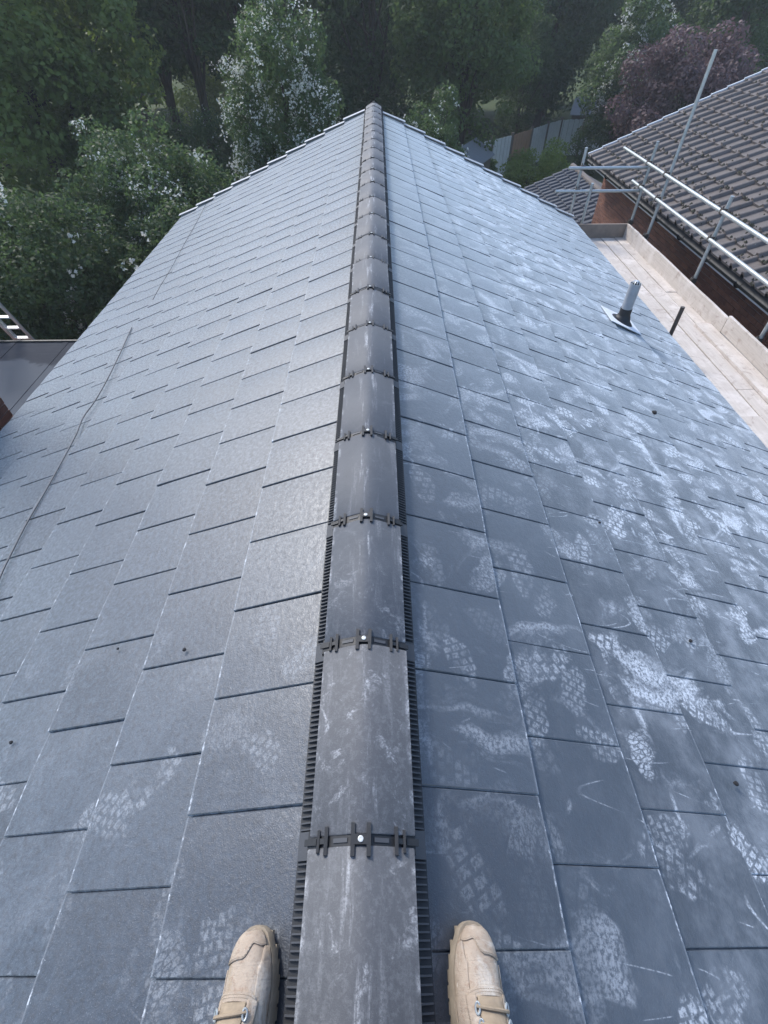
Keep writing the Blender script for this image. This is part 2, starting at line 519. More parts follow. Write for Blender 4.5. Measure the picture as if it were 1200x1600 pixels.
# ------------------------------------------------------------------ mesh helper
class MB:
    def __init__(s):
        s.v = []; s.f = []; s.mi = []; s.uv = None

    def quadbox(s, corners, mi=0):
        """eight corners: bottom four then top four, both counter-clockwise"""
        b = len(s.v)
        s.v += [tuple(c) for c in corners]
        for f in ((3, 2, 1, 0), (4, 5, 6, 7), (0, 1, 5, 4), (1, 2, 6, 5), (2, 3, 7, 6), (3, 0, 4, 7)):
            s.f.append(tuple(b+i for i in f)); s.mi.append(mi)

    def box(s, x0, x1, y0, y1, z0, z1, mi=0):
        s.quadbox([(x0, y0, z0), (x1, y0, z0), (x1, y1, z0), (x0, y1, z0),
                   (x0, y0, z1), (x1, y0, z1), (x1, y1, z1), (x0, y1, z1)], mi)

    def bar(s, p0, p1, wdt, hgt, up=(0, 0, 1), mi=0):
        p0, p1 = Vector(p0), Vector(p1)
        d = (p1-p0).normalized()
        a = d.cross(Vector(up)).normalized()*wdt/2
        u = a.cross(d).normalized()*hgt/2
        s.quadbox([p0-a-u, p0+a-u, p1+a-u, p1-a-u, p0-a+u, p0+a+u, p1+a+u, p1-a+u], mi)

    def tube(s, pts, radii, n=12, mi=0, cap=True):
        pts = [Vector(p) for p in pts]
        if isinstance(radii, (int, float)): radii = [radii]*len(pts)
        b = len(s.v)
        ref = None
        for i, p in enumerate(pts):
            d = (pts[min(i+1, len(pts)-1)] - pts[max(i-1, 0)]).normalized()
            if ref is None:
                ref = Vector((1, 0, 0)) if abs(d.x) < 0.8 else Vector((0, 1, 0))
            a = (ref - d*ref.dot(d)).normalized(); ref = a
            c = d.cross(a)
            for k in range(n):
                t = 2*pi*k/n
                s.v.append(tuple(p + (a*cos(t)+c*sin(t))*radii[i]))
        for i in range(len(pts)-1):
            for k in range(n):
                k2 = (k+1) % n
                s.f.append((b+i*n+k, b+i*n+k2, b+(i+1)*n+k2, b+(i+1)*n+k)); s.mi.append(mi)
        if cap:
            s.f.append(tuple(b+k for k in reversed(range(n)))); s.mi.append(mi)
            e = b+(len(pts)-1)*n
            s.f.append(tuple(e+k for k in range(n))); s.mi.append(mi)

    def loft(s, rings, closed=True, cap=False, mi=0):
        b = len(s.v); n = len(rings[0])
        for r in rings: s.v += [tuple(p) for p in r]
        for i in range(len(rings)-1):
            for k in range(n if closed else n-1):
                k2 = (k+1) % n
                s.f.append((b+i*n+k, b+i*n+k2, b+(i+1)*n+k2, b+(i+1)*n+k)); s.mi.append(mi)
        if cap:
            s.f.append(tuple(b+k for k in reversed(range(n)))); s.mi.append(mi)
            e = b+(len(rings)-1)*n
            s.f.append(tuple(e+k for k in range(n))); s.mi.append(mi)

    def mesh(s, name, mats, smooth=False):
        me = bpy.data.meshes.new(name)
        me.from_pydata(s.v, [], s.f)
        if not isinstance(mats, (list, tuple)): mats = [mats]
        for m in mats: me.materials.append(m)
        if len(mats) > 1: me.polygons.foreach_set('material_index', s.mi)
        if smooth: me.polygons.foreach_set('use_smooth', [True]*len(s.f))
        if s.uv is not None:
            l = me.uv_layers.new(name='UVMap')
            idx = np.empty(len(me.loops), dtype=np.int32); me.loops.foreach_get('vertex_index', idx)
            l.data.foreach_set('uv', np.asarray(s.uv, dtype=np.float32)[idx].ravel())
        me.update()
        return me

    def build(s, name, mats, parent=None, origin=None, smooth=False):
        """verts in world space; the object sits at origin (default: its parent's)"""
        off = Vector((0, 0, 0))
        if origin is not None:
            off = Vector(origin)
        elif parent is not None:
            off = WORLD[parent.name]
        s.v = [(a-off.x, b-off.y, c-off.z) for a, b, c in s.v]
        return place(s.mesh(name, mats, smooth), name, parent, off)


WORLD = {}


def place(me, name, parent=None, loc=(0, 0, 0), rot=None):
    """loc, rot in world space (parents are never turned)"""
    o = bpy.data.objects.new(name, me)
    C.objects.link(o)
    loc = Vector(loc)
    if parent is not None:
        o.parent = parent
        o.location = loc - WORLD[parent.name]
    else:
        o.location = loc
    if rot is not None: o.rotation_euler = rot
    WORLD[o.name] = loc
    return o


def thing(name, label, cat, loc, group=None):
    o = bpy.data.objects.new(name, None)
    C.objects.link(o)
    o.empty_display_size = 0.2
    o.location = loc
    WORLD[o.name] = Vector(loc)
    return tag(o, label, cat, group)


def tag(o, label=None, cat=None, group=None, kind=None):
    if label: o['label'] = label
    if cat: o['category'] = cat
    if group: o['group'] = group
    if kind: o['kind'] = kind
    return o


def auto_smooth(o, ang=40):
    me = o.data
    me.polygons.foreach_set('use_smooth', [True]*len(me.polygons))
    me.set_sharp_from_angle(angle=radians(ang))


# ------------------------------------------------------------------ ground
def build_ground():
    nx, ny = 90, 90
    xs = np.linspace(-260, 260, nx); ys = np.linspace(-60, 420, ny)
    v = []; f = []
    for j in range(ny):
        for i in range(nx):
            t = min(1, max(0, (ys[j]-52)/120)); t = t*t*(3-2*t)
            v.append((xs[i], ys[j], GROUND - 0.004 + 26*t + (0.15*sin(xs[i]*.21)*cos(ys[j]*.17) if ys[j] > 45 else 0)))
    for j in range(ny-1):
        for i in range(nx-1):
            a = j*nx+i
            f.append((a, a+1, a+nx+1, a+nx))
    me = bpy.data.meshes.new('ground'); me.from_pydata(v, [], f); me.materials.append(M_GRASS)
    me.polygons.foreach_set('use_smooth', [True]*len(f))
    o = place(me, 'ground')
    o['kind'] = 'structure'


build_ground()

# ------------------------------------------------------------------ our house
HOUSE = thing('house', 'house with new slate grey tiled gable roof stretching away under the boots', 'house', (0, 3.2, GROUND))


def tile_mesh(var, mir=False):
    """flat interlocking tile, faintly cambered. X along the ridge, Y down the slope, Z off the roof; tail at y=0, head at y=-0.42"""
    r = random.Random(100+var)
    w2 = TILE_W/2 - 0.0017; L = 0.42; t = 0.021; bv = 0.0022
    mb = MB()
    xs = [-w2, -w2+bv, -w2*0.6, -w2*0.2, w2*0.2, w2*0.6, w2-bv, w2]
    c1 = r.uniform(0.0016, 0.0032); c2 = r.uniform(0.0, 0.0012)
    ph = [r.uniform(-0.0007, 0.0007) for _ in xs]

    def zp(k, y):
        q = xs[k]/w2
        z = c1*(1-q*q) + (0.0010 if mir else 0.0015)*(-q)*abs(q) - c1 + c2*sin(y*14+var)
        return z - (bv if k in (0, len(xs)-1) else 0)

    def row(y, dz, jit):
        return [(x, y + (r.uniform(-jit, jit) if jit else 0), zp(k, y) + dz + ph[k]*(1 if jit else 0)*0.4) for k, x in enumerate(xs)]
    rows = [[(x, 0.0, -t) for x in xs], row(0.0, -bv, 0.0008), row(-bv, 0.0, 0.0005), row(-0.09, 0, 0), row(-0.18, 0, 0), row(-0.28, 0, 0), row(-L, 0, 0)]
    for rr in rows: mb.v += rr
    n = len(xs)
    for i in range(len(rows)-1):
        for k in range(n-1):
            mb.f.append((i*n+k, i*n+k+1, (i+1)*n+k+1, (i+1)*n+k)); mb.mi.append(0)
    for sgn, col in ((-1, 0), (1, n-1)):
        b = len(mb.v)
        for i in range(1, len(rows)):
            v = mb.v[i*n+col]
            mb.v.append((v[0], v[1], -t))
        for i in range(1, len(rows)-1):
            q = (i*n+col, b+i-1, b+i, (i+1)*n+col)
            mb.f.append(q if sgn > 0 else q[::-1]); mb.mi.append(0)
    if mir:
        mb.v = [(-a_, b_, c_) for a_, b_, c_ in mb.v]; mb.f = [f_[::-1] for f_ in mb.f]
    # interlocking lip that runs under the next tile
    mb.box(w2-0.001, w2+0.022, -L+0.005, -0.012, -t-0.001, -0.0125)
    mb.uv = [((v[0]+w2)/(2*w2), (v[1]+0.36)/0.36) for v in mb.v]
    return mb


tile_variants = [tile_mesh(i) for i in range(6)] + [tile_mesh(i, True) for i in range(6)]
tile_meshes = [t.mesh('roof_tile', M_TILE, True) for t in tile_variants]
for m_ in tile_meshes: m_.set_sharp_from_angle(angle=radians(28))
slopes = {}
for sg in (-1, 1):
    mb = MB()
    e = 3.66
    off = 0.03
    for yy0, yy1 in ((Y_NEAR, YF[sg]-0.01),):
        q = []
        for z_off in (-0.055, -0.03):
            for (yy, ss) in ((yy0, 0.03), (yy1, 0.03), (yy1, e), (yy0, e)) if sg > 0 else ((yy1, 0.03), (yy0, 0.03), (yy0, e), (yy1, e)):
                q.append((sg*(ss*CT) + sg*ST*z_off, yy, -DZ - ss*ST + CT*z_off))
        q = q[:4][::-1] + q[4:][::-1] if True else q
        mb.quadbox(q)
    slopes[sg] = mb.build('roof_slope', M_UNDER, HOUSE)
slopes[-1]['label'] = 'left roof slope, pale with sky sheen and cleaner tiles'
slopes[1]['label'] = 'right roof slope, marked all over with chalky boot prints'

tiles = []
for sg in (-1, 1):
    down = Vector((sg*CT, 0, -ST)); nrm = Vector((sg*ST, 0, CT)); X = down.cross(nrm)
    for k in range(10):
        s_t = S_TAIL[k]
        ph = (PH_L if sg < 0 else PH_R) + (0.157 if k % 2 else 0.0) + random.uniform(-0.004, 0.004)
        j0 = math.floor((Y_NEAR-ph)/TILE_W)
        y = ph + j0*TILE_W
        while y < YF[sg] - 0.02:
            yc0, yc1 = max(y, Y_NEAR), min(y+TILE_W, YF[sg])
            if yc1-yc0 > 0.05:
                gauge = 0.35
                tilt = math.atan(0.021/gauge) + random.gauss(0, 0.0016)
                base = Vector((0, (yc0+yc1)/2, -DZ)) + down*(s_t+random.gauss(0, 0.0012)) + nrm*(0.0095+random.gauss(0, 0.0006))
                Rm = Matrix((X, down, nrm)).transposed()
                Rm = Rm @ Matrix.Rotation(tilt, 3, 'X').transposed() if False else Rm @ Matrix.Rotation(-(-tilt), 3, 'X')
                Rm = Rm @ Matrix.Rotation(random.gauss(0, 0.0022), 3, 'Y') @ Matrix.Rotation(random.gauss(0, 0.0016), 3, 'Z')
                sx = (yc1-yc0)/TILE_W
                c = base - down*0.18
                pr = project(c)
                score = 0
                if pr and -60 < pr[0] < 1260 and -60 < pr[1] < 1660:
                    view = (CAM-c); score = abs(view.normalized().dot(nrm))/view.length_squared*sx
                tiles.append((score, sg, base, Rm, sx, random.randrange(6) + (6 if sg > 0 else 0)))
            y += TILE_W
tiles.sort(key=lambda t: -t[0])
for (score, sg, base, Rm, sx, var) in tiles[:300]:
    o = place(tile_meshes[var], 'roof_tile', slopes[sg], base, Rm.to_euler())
    if sx < 0.99: o.scale.x = sx
jv = []; jf = []; juv = []
nb = 0
for (score, sg, base, Rm, sx, var) in tiles[300:]:
    mbv = tile_variants[var]
    A = np.array(mbv.v); A[:, 0] *= sx
    W = A @ np.array(Rm).T + np.array(base)
    jv.append(W); juv.append(np.array(mbv.uv))
    jf += [tuple(i+nb for i in f) for f in mbv.f]
    nb += len(A)
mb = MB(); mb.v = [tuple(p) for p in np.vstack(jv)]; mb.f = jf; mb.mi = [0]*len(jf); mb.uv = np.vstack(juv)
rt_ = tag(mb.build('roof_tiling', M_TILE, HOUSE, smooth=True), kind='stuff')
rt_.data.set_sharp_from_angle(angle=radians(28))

# walls, gables, fascias and gutters under the roof
mb = MB()
WX, WY0, WY1 = 3.12, Y_NEAR+0.12, Y_FAR-0.12
ze = -DZ - (WX/CT)*ST - 0.09
for y0, y1 in ((WY0, WY0+0.25), (WY1-0.25, WY1)):
    b = len(mb.v)
    prof = [(-WX, GROUND), (WX, GROUND), (WX, ze), (0, -DZ-0.1), (-WX, ze)]
    for yy in (y0, y1): mb.v += [(x, yy, z) for x, z in prof]
    mb.f += [(b, b+1, b+2, b+3, b+4), (b+9, b+8, b+7, b+6, b+5)]
    mb.f += [(b+i, b+5+i, b+5+(i+1) % 5, b+(i+1) % 5) for i in range(5)]
    mb.mi += [0]*7
for x0, x1 in ((-WX, -WX+0.25), (WX-0.25, WX)):
    mb.box(x0, x1, WY0+0.25, WY1-0.25, GROUND, ze)
mb.build('wall', M_BRICK, HOUSE)
for sg in (-1, 1):
    xe = sg*3.36
    mb = MB(); mb.box(min(xe, xe-sg*0.02), max(xe, xe-sg*0.02), Y_NEAR+0.02, Y_FAR-0.06, -1.78, -1.60)
    mb.box(min(sg*WX, sg*3.338), max(sg*WX, sg*3.338), Y_NEAR+0.02, Y_FAR-0.06, -1.78, -1.765)
    mb.build('fascia', M_WHITE, HOUSE)
    mb = MB()
    rings = []
    for yy in (Y_NEAR, Y_FAR-0.05):
        ring = []
        for rr, rng_ in ((0.05, range(9)), (0.046, range(8, -1, -1))):
            for i in rng_:
                a = pi*i/8
                ring.append((sg*3.416 + rr*cos(a), yy, -1.63 - rr*sin(a)))
        rings.append(ring)
    mb.loft(rings, True, True)
    mb.build('gutter', M_BLACK, HOUSE, smooth=False)

# ---- ridge
RH, RD = 0.1125, 0.054


def ridge_z(x):
    """top of the ridge tile's section: two flat wings and a rounded crown"""
    m = RD/RH
    return -(sqrt((m*x)**2 + 0.017**2) - 0.017) * 1.06


def ridge_mesh(length):
    mb = MB()
    xs = [-RH + 2*RH*i/20 for i in range(21)]
    t = 0.015
    def ring(y, sh):
        top = [(x*(1-sh*0.02), y, ridge_z(x)-sh*0.002) for x in xs]
        bot = [(x*(1-sh*0.02), y, ridge_z(x)-t) for x in reversed(xs)]
        return top + bot
    mb.loft([ring(0, 1), ring(0.003, 0), ring(length*0.5, 0), ring(length-0.003, 0), ring(length, 1)], True, True)
    return mb


RLEN = 0.45
Y0R = 0.173
n_near = int(math.ceil((Y0R-Y_NEAR)/RLEN))
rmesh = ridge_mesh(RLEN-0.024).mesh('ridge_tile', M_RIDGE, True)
rmesh.set_sharp_from_angle(angle=radians(45))


def ridge_clip_mesh():
    mb = MB()
    # dark bridging strip under the joint
    xs = [-RH*1.02 + 2*RH*1.02*i/16 for i in range(17)]
    rings = []
    for y in (-0.020, 0.020):
        rings.append([(x, y, ridge_z(x)-0.0035) for x in xs] + [(x, y, ridge_z(x)-0.02) for x in reversed(xs)])
    mb.loft(rings, True, True)
    # two pale slots between the clips
    for sx in (-1, 1):
        xa, xb = sx*0.028, sx*0.058
        mb.bar((xa, 0, ridge_z(xa)-0.0025), (xb, 0, ridge_z(xb)-0.0025), 0.008, 0.003, mi=1)

    def bar_y(x, half, wdt, h=0.006):
        z = ridge_z(x)
        mb.box(x-wdt/2, x+wdt/2, -half, half, z-0.003, z+h)
    bar_y(-0.0165, 0.029, 0.0085); bar_y(0.0165, 0.029, 0.0085)
    mb.box(-0.0165, 0.0165, -0.009, 0.009, ridge_z(0)-0.006, ridge_z(0)+0.0045)
    for sx in (-1, 1):
        bar_y(sx*0.074, 0.025, 0.0075, 0.006); bar_y(sx*0.091, 0.020, 0.0055, 0.006)
        mb.bar((sx*0.072, 0, ridge_z(0.072)+0.001), (sx*0.093, 0, ridge_z(0.093)+0.001), 0.010, 0.005)
        mb.bar((sx*0.095, 0, ridge_z(0.095)-0.001), (sx*0.121, 0, ridge_z(0.121)-0.001), 0.012, 0.004)
    return mb.mesh('ridge_clip', [M_BLACK, M_BLACK2])


def screw_mesh():
    mb = MB()
    n = 14
    rings = []
    for r, z in ((0.0058, 0.0), (0.0058, 0.0018), (0.0036, 0.0024), (0.0034, 0.0016), (0.0016, 0.0016)):
        rings.append([(r*cos(2*pi*k/n), r*sin(2*pi*k/n), z) for k in range(n)])
    mb.loft(rings, True, True)
    return mb.mesh('screw', M_SCREW)


def comb_mesh(length):
    """vent comb under the ridge edge; X outwards, Y along; the strip falls with the roof"""
    mb = MB()
    z = lambda x: -0.052 - (x-0.10)*TT
    x0, x1 = 0.090, 0.138

    def slab(xa, xb, ya, yb, za, zb, ta, tb, mi):
        mb.quadbox([(xa, ya, za), (xb, ya, zb), (xb, yb, zb), (xa, yb, za), (xa, ya, ta), (xb, ya, tb), (xb, yb, tb), (xa, yb, ta)], mi)
    slab(x0, x1+0.002, 0, length, z(x0)-0.052, z(x1)-0.036, z(x0)-0.030, z(x1)-0.0275, 0)
    n = int(length/0.0125)
    for i in range(n):
        y = (i+0.5)*length/n
        slab(0.093, x1, y-0.0016, y+0.0016, z(0.093)-0.04, z(x1)-0.03, z(0.093)-0.015, z(x1)-0.0215, 1)
    # saddle plate by the joint
    slab(0.095, x1+0.001, -0.026, 0.026, z(0.095)-0.03, z(x1)-0.03, z(0.095)-0.010, z(x1)-0.017, 1)
    return mb


cm = comb_mesh(RLEN)
cmesh = cm.mesh('vent_comb', [M_BLACK, M_BLACK2])
cml = MB(); cml.v = [(-a, b, c) for a, b, c in cm.v]; cml.f = [f[::-1] for f in cm.f]; cml.mi = cm.mi
cmesh_l = cml.mesh('vent_comb', [M_BLACK, M_BLACK2])
clipm, scrm = ridge_clip_mesh(), screw_mesh()
for n in range(-n_near, 21):
    y = Y0R + n*RLEN
    if y + 0.1 > Y_FAR: break
    if n < 20:
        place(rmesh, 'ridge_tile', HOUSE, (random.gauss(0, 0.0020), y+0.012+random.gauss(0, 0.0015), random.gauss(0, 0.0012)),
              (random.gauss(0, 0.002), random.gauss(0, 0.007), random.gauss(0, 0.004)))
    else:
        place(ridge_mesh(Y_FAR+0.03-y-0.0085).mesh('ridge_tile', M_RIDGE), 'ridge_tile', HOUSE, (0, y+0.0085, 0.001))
    place(cmesh, 'vent_comb', HOUSE, (0, y, 0)); place(cmesh_l, 'vent_comb', HOUSE, (0, y, 0))
    if y > Y_NEAR+0.05:
        cl = place(clipm, 'ridge_clip', HOUSE, (random.gauss(0, 0.002), y, 0), (0, 0, random.gauss(0, 0.014)))
        place(scrm, 'screw', cl, (random.gauss(0, 0.001), y+random.gauss(0, 0.001), ridge_z(0)+0.0045))
# end cap of the ridge and dry verge caps on the far gable
mb = MB()
yc = Y_FAR+0.032
ring0 = [(-0.135, yc, -0.20), (-0.135, yc, -0.07), (-0.06, yc, -0.015), (0, yc, 0.016), (0.06, yc, -0.015), (0.135, yc, -0.07), (0.135, yc, -0.20)]
ring1 = [(a, yc+0.03, c) for a, b, c in ring0]
mb.loft([ring0, ring1], True, True)
mb.build('ridge_end_cap', M_BLACK, HOUSE)
for sg in (-1, 1):
    for k in range(10):
        s1 = S_TAIL[k] + 0.01
        s0 = S_TAIL[k-1]-0.015 if k else 0.13
        down = Vector((sg*CT, 0, -ST)); nrm = Vector((sg*ST, 0, CT)); apex = Vector((0, 0, -DZ))
        mb = MB()
        a0 = apex + down*s0 + nrm*0.004; a1 = apex + down*s1 + nrm*0.040
        def P(b, yy, h): return (b.x + nrm.x*h, yy, b.z + nrm.z*h)
        ya, yb = YF[sg]-0.06, YF[sg]+0.03
        prof = [(ya, 0), (ya, 0.006), (yb-0.012, 0.012), (yb, 0.002), (yb, -0.09), (yb-0.012, -0.09), (yb-0.012, 0.0)]
        rr = [[P(a0, yy, h) for yy, h in prof], [P(a1, yy, h) for yy, h in prof]]
        mb.loft(rr if sg > 0 else rr, True, True)
        mb.build('verge_cap', M_VERGE, HOUSE)


# ---- soil vent pipe through the right slope
def on_slope(y, s, h=0.0, sg=1):
    return Vector((sg*s*CT + sg*ST*h, y, -DZ - s*ST + CT*h))


def circle(c, r, z, n=20, sq=1.0):
    return [(c[0]+r*cos(2*pi*k/n), c[1]+r*sq*sin(2*pi*k/n), z) for k in range(n)]


pb = on_slope(4.80, 2.80)
mb = MB()
n = 24
ZT = pb.z + 0.40
mb.loft([circle(pb, 0.052, pb.z-0.1, n), circle(pb, 0.052, ZT, n), circle(pb, 0.047, ZT, n), circle(pb, 0.046, ZT-0.16, n), circle(pb, 0.002, ZT-0.16, n)], True, False)
VP = mb.build('vent_pipe', M_PVC, HOUSE, origin=pb)
auto_smooth(VP)
mb = MB(); mb.loft([circle(pb, 0.0462, ZT-0.004, n), circle(pb, 0.0455, ZT-0.15, n), circle(pb, 0.002, ZT-0.15, n)], True, False); mb.build('pipe_bore_shade', M_BLACK, VP)  # black lining that paints in the shade down the pipe
VP['label'] = 'grey soil vent pipe with a wire cage top'
mb = MB()
for i in range(5):
    a = pi*i/5 + 0.2
    pts = []
    for j in range(9):
        t = -1 + 2*j/8
        pts.append((pb.x + cos(a)*t*0.044, pb.y + sin(a)*t*0.044, ZT-0.02 + 0.045*sqrt(max(0, 1-t*t))))
    mb.tube(pts, 0.0030, 6)
mb.build('wire_cage', M_ALU, VP)
mb = MB()
rings = []
for r, h in ((0.115, 0.012), (0.105, 0.022), (0.078, 0.035), (0.066, 0.065), (0.058, 0.075)):
    ring = []
    for k in range(24):
        a = 2*pi*k/24
        x, y = pb.x+r*cos(a), pb.y+r*sin(a)
        flat = max(0, 1-(h-0.012)/0.055)
        z = pb.z + h + 0.012 - (x-pb.x)*TT*min(1, flat+0.1)
        ring.append((x, y, z))
    rings.append(ring)
for z in (0.10, 0.155): rings.append(circle(pb, 0.0575, pb.z+z, 24))
rings.append(circle(pb, 0.0525, pb.z+0.155, 24))
mb.loft(rings, True, False)
auto_smooth(mb.build('rubber_collar', M_BLACK, VP), 50)
mb = MB()
q = []
for h in (0.0165, 0.0215):
    for dy, ds in ((-0.17, 0.17), (0.17, 0.17), (0.17, -0.22), (-0.17, -0.22)):
        q.append(on_slope(pb.y+dy, 2.80+ds, h + (0.004 if ds > 0 else 0)))
mb.quadbox(q)
mb.build('slate_flashing', M_LEAD, VP)


# ------------------------------------------------------------------ cable and string on the left slope, crumbs
def slope_pt(u, v, sg, h=0.0):
    """where the sight line through photo pixel (u, v) meets the roof plane"""
    d = Fv + R2*((u-600)/FPX) + U2*((800-v)/FPX)
    nrm = Vector((sg*ST, 0, CT)); ap = Vector((0, 0, -DZ))
    t = (ap-CAM).dot(nrm)/d.dot(nrm)
    return CAM + d*t + nrm*h


def lay_cable(name, label, pix, r, h, mat):
    P = [slope_pt(u, v, -1, h) for u, v in pix]
    pts = []
    for i in range(len(P)-1):
        p0 = P[max(i-1, 0)]; p1 = P[i]; p2 = P[i+1]; p3 = P[min(i+2, len(P)-1)]
        for k in range(6):
            t = k/6
            pts.append(0.5*((2*p1) + (p2-p0)*t + (2*p0-5*p1+4*p2-p3)*t*t + (3*p1-p0-3*p2+p3)*t*t*t))
    pts.append(P[-1])
    mb = MB(); mb.tube(pts, r, 8)
    o = mb.build(name, mat, origin=P[0], smooth=True)
    tag(o, label, 'cable')


lay_cable('cable', 'long grey cable lying loose down the left roof slope',
          [(208, 514), (193, 548), (172, 592), (152, 628), (133, 655), (122, 682), (98, 728), (72, 775), (45, 822), (22, 868), (6, 902), (-12, 950), (-50, 1030)], 0.0050, 0.018, M_CABLE)
lay_cable('string_line', 'thin dark string line on the upper far end of the left slope',
          [(326, 313), (310, 345), (292, 377), (270, 418), (252, 448), (240, 470)], 0.0024, 0.012, M_STONE)
CRUMBS = [((291, 1017), -1, 0.007, 'small dark crumb on a left slope tile beside the fourth ridge tile'),
          ((1020, 647), 1, 0.020, 'black lump lying on the right slope below the vent pipe'),
          ((187, 1015), -1, 0.005, 'tiny dark crumb on the left slope nearer the cable'),
          ((935, 818), 1, 0.006, 'small dark crumb among boot prints in the middle of the right slope'),
          ((1076, 1603-600), 1, 0.008, 'dark crumb on a chalk patch at the far right of the right slope'),
          ((1146, 1225), 1, 0.008, 'dark crumb near the lower right edge of the right slope'),
          ((21, 1161), -1, 0.007, 'dark crumb near the left edge of the left slope')]
for i, ((u, v), sg, r, lab) in enumerate(CRUMBS):
    p = slope_pt(u, v, sg, 0.006 + r*0.5)
    mb = MB()
    rr = random.Random(i)
    rings = []
    for j in range(1, 5):
        a = pi*j/5
        rings.append([(p.x + r*sin(a)*cos(2*pi*k/7)*rr.uniform(.75, 1.2), p.y + r*sin(a)*sin(2*pi*k/7)*rr.uniform(.75, 1.2), p.z - r*0.7*cos(a)*rr.uniform(.8, 1.1)) for k in range(7)])
    mb.loft(rings, True, True)
    tag(mb.build('mortar_crumb', M_STONE, origin=p), lab, 'debris', 'crumbs on the roof')

# ------------------------------------------------------------------ scaffold along the right eave
SX, SDECK = 4.50, -1.88
SC = thing('scaffold', 'tube scaffold with pale timber deck beside the right eave', 'scaffold', (4.0, 5.0, GROUND))
TR = 0.024


def tube_part(name, p0, p1, mat=None, r=TR):
    mb = MB()
    mb.tube([p0, p1], r, 16)
    o = mb.build(name, mat or M_TUBE, SC, origin=p0)
    auto_smooth(o, 50)
    return o


def coupler(p):
    mb = MB()
    p = Vector(p)
    mb.box(p.x-0.034, p.x+0.034, p.y-0.030, p.y+0.030, p.z-0.034, p.z+0.034)
    mb.box(p.x-0.046, p.x+0.046, p.y-0.016, p.y+0.016, p.z-0.022, p.z+0.022)
    mb.tube([(p.x-0.02, p.y, p.z+0.03), (p.x-0.02, p.y, p.z+0.062)], 0.008, 8)
    mb.tube([(p.x+0.01, p.y+0.02, p.z), (p.x+0.065, p.y+0.02, p.z)], 0.008, 8)
    mb.build('coupler', M_DARKSTEEL, SC, origin=p)


z_top, z_mid = CAM.z - (SX-CAM.x)/2.25, CAM.z - (SX-CAM.x)/1.93
STD = [(9.50, -0.50), (8.80, 0.60), (7.0, -0.62), (5.28, -0.72), (3.5, -0.55), (1.7, -0.6), (-0.2, -0.6)]
for y, zt in STD:
    tube_part('standard', (SX+0.03, y, GROUND+0.02), (SX+0.03+(0.04 if zt > 0 else 0), y+(0.02 if zt > 0 else 0), zt))
    coupler((SX, y, z_top)); coupler((SX, y, z_mid)); coupler((SX+0.015, y, SDECK+0.225))
    # putlog under the boards
    tube_part('putlog', (3.25, y+0.06, SDECK-0.065), (SX+0.15, y+0.06, SDECK-0.065))
tube_part('guard_rail', (SX-0.022, 10.6, z_top), (SX-0.022, -1.5, z_top), M_RAIL, 0.0242)
tube_part('guard_rail', (SX-0.022, 9.85, z_mid), (SX-0.022, -1.5, z_mid), M_RAIL, 0.0242)
tube_part('ledger', (SX-0.02, 10.2, SDECK-0.115), (SX-0.02, -1.5, SDECK-0.115))
tube_part('end_rail', (3.22, 9.56, CAM.z-2.05), (4.60, 9.56, CAM.z-2.05))
tube_part('end_rail', (3.08, 9.56, CAM.z-2.38), (4.56, 9.56, CAM.z-2.38))
tube_part('standard', (3.46, 9.62, GROUND+0.02), (3.46, 9.64, CAM.z-1.79))
tube_part('standard', (3.66, 9.50, GROUND+0.02), (3.66, 9.50, CAM.z-2.25))
tube_part('standard', (3.52, 5.36, GROUND+0.02), (3.52, 5.40, -1.30), M_DARKSTEEL)
coupler((3.46, 9.59, CAM.z-2.05)); coupler((3.46, 9.59, CAM.z-2.38))


def plank(name, x0, x1, y0, y1, z0, z1, mat, seed):
    r = random.Random(seed)
    mb = MB()
    n = 8
    rings = []
    for i in range(n+1):
        y = y0 + (y1-y0)*i/n
        dz = r.uniform(-0.004, 0.004); dx = r.uniform(-0.002, 0.002); b = 0.004
        rings.append([(x0+dx, y, z0+dz), (x1+dx, y, z0+dz), (x1+dx, y, z1-b+dz), (x1-b+dx, y, z1+dz), (x0+b+dx, y, z1+dz), (x0+dx, y, z1-b+dz)])
    mb.loft(rings, True, True)
    return mb.build(name, mat, SC, origin=((x0+x1)/2, y0, z0))


bx = [3.30, 3.545, 3.795, 4.045, 4.29]
sd = 0
for i in range(5):
    ys = [9.42, 6.9 + 0.9*((i*37) % 5)/5-0.3, 3.1 + 0.5*((i*53) % 4), -0.6+0.2*i, -2.0]
    for a in range(len(ys)-1):
        sd += 1
        if ys[a]-ys[a+1] > 0.4:
            plank('deck_board', bx[i]+0.004, bx[i]+0.236, ys[a+1]+0.008, ys[a], SDECK-0.038+0.003*(sd % 3), SDECK+0.003*(sd % 3), M_WOOD, sd)
# a second board lapped along the outside edge
plank('deck_board', 4.235, 4.435, -1.6, 6.1, SDECK+0.008, SDECK+0.044, M_WOOD, 71)
TB = [9.46, 6.2, 5.62, 1.9, -1.6]
plank('toe_board', SX-0.062, SX-0.024, 5.85, 9.42, SDECK+0.004, SDECK+0.225, M_WOOD, 80)
plank('toe_board', SX-0.062, SX-0.024, 1.95, 5.84, SDECK+0.048, SDECK+0.262, M_WOOD, 81)
plank('toe_board', SX-0.062, SX-0.024, -1.8, 1.94, SDECK+0.012, SDECK+0.232, M_WOOD, 82)
mb = MB(); mb.box(3.40, SX-0.03, 9.425, 9.462, SDECK-0.01, SDECK+0.218)
mb.build('end_toe_board', M_WOODD, SC)

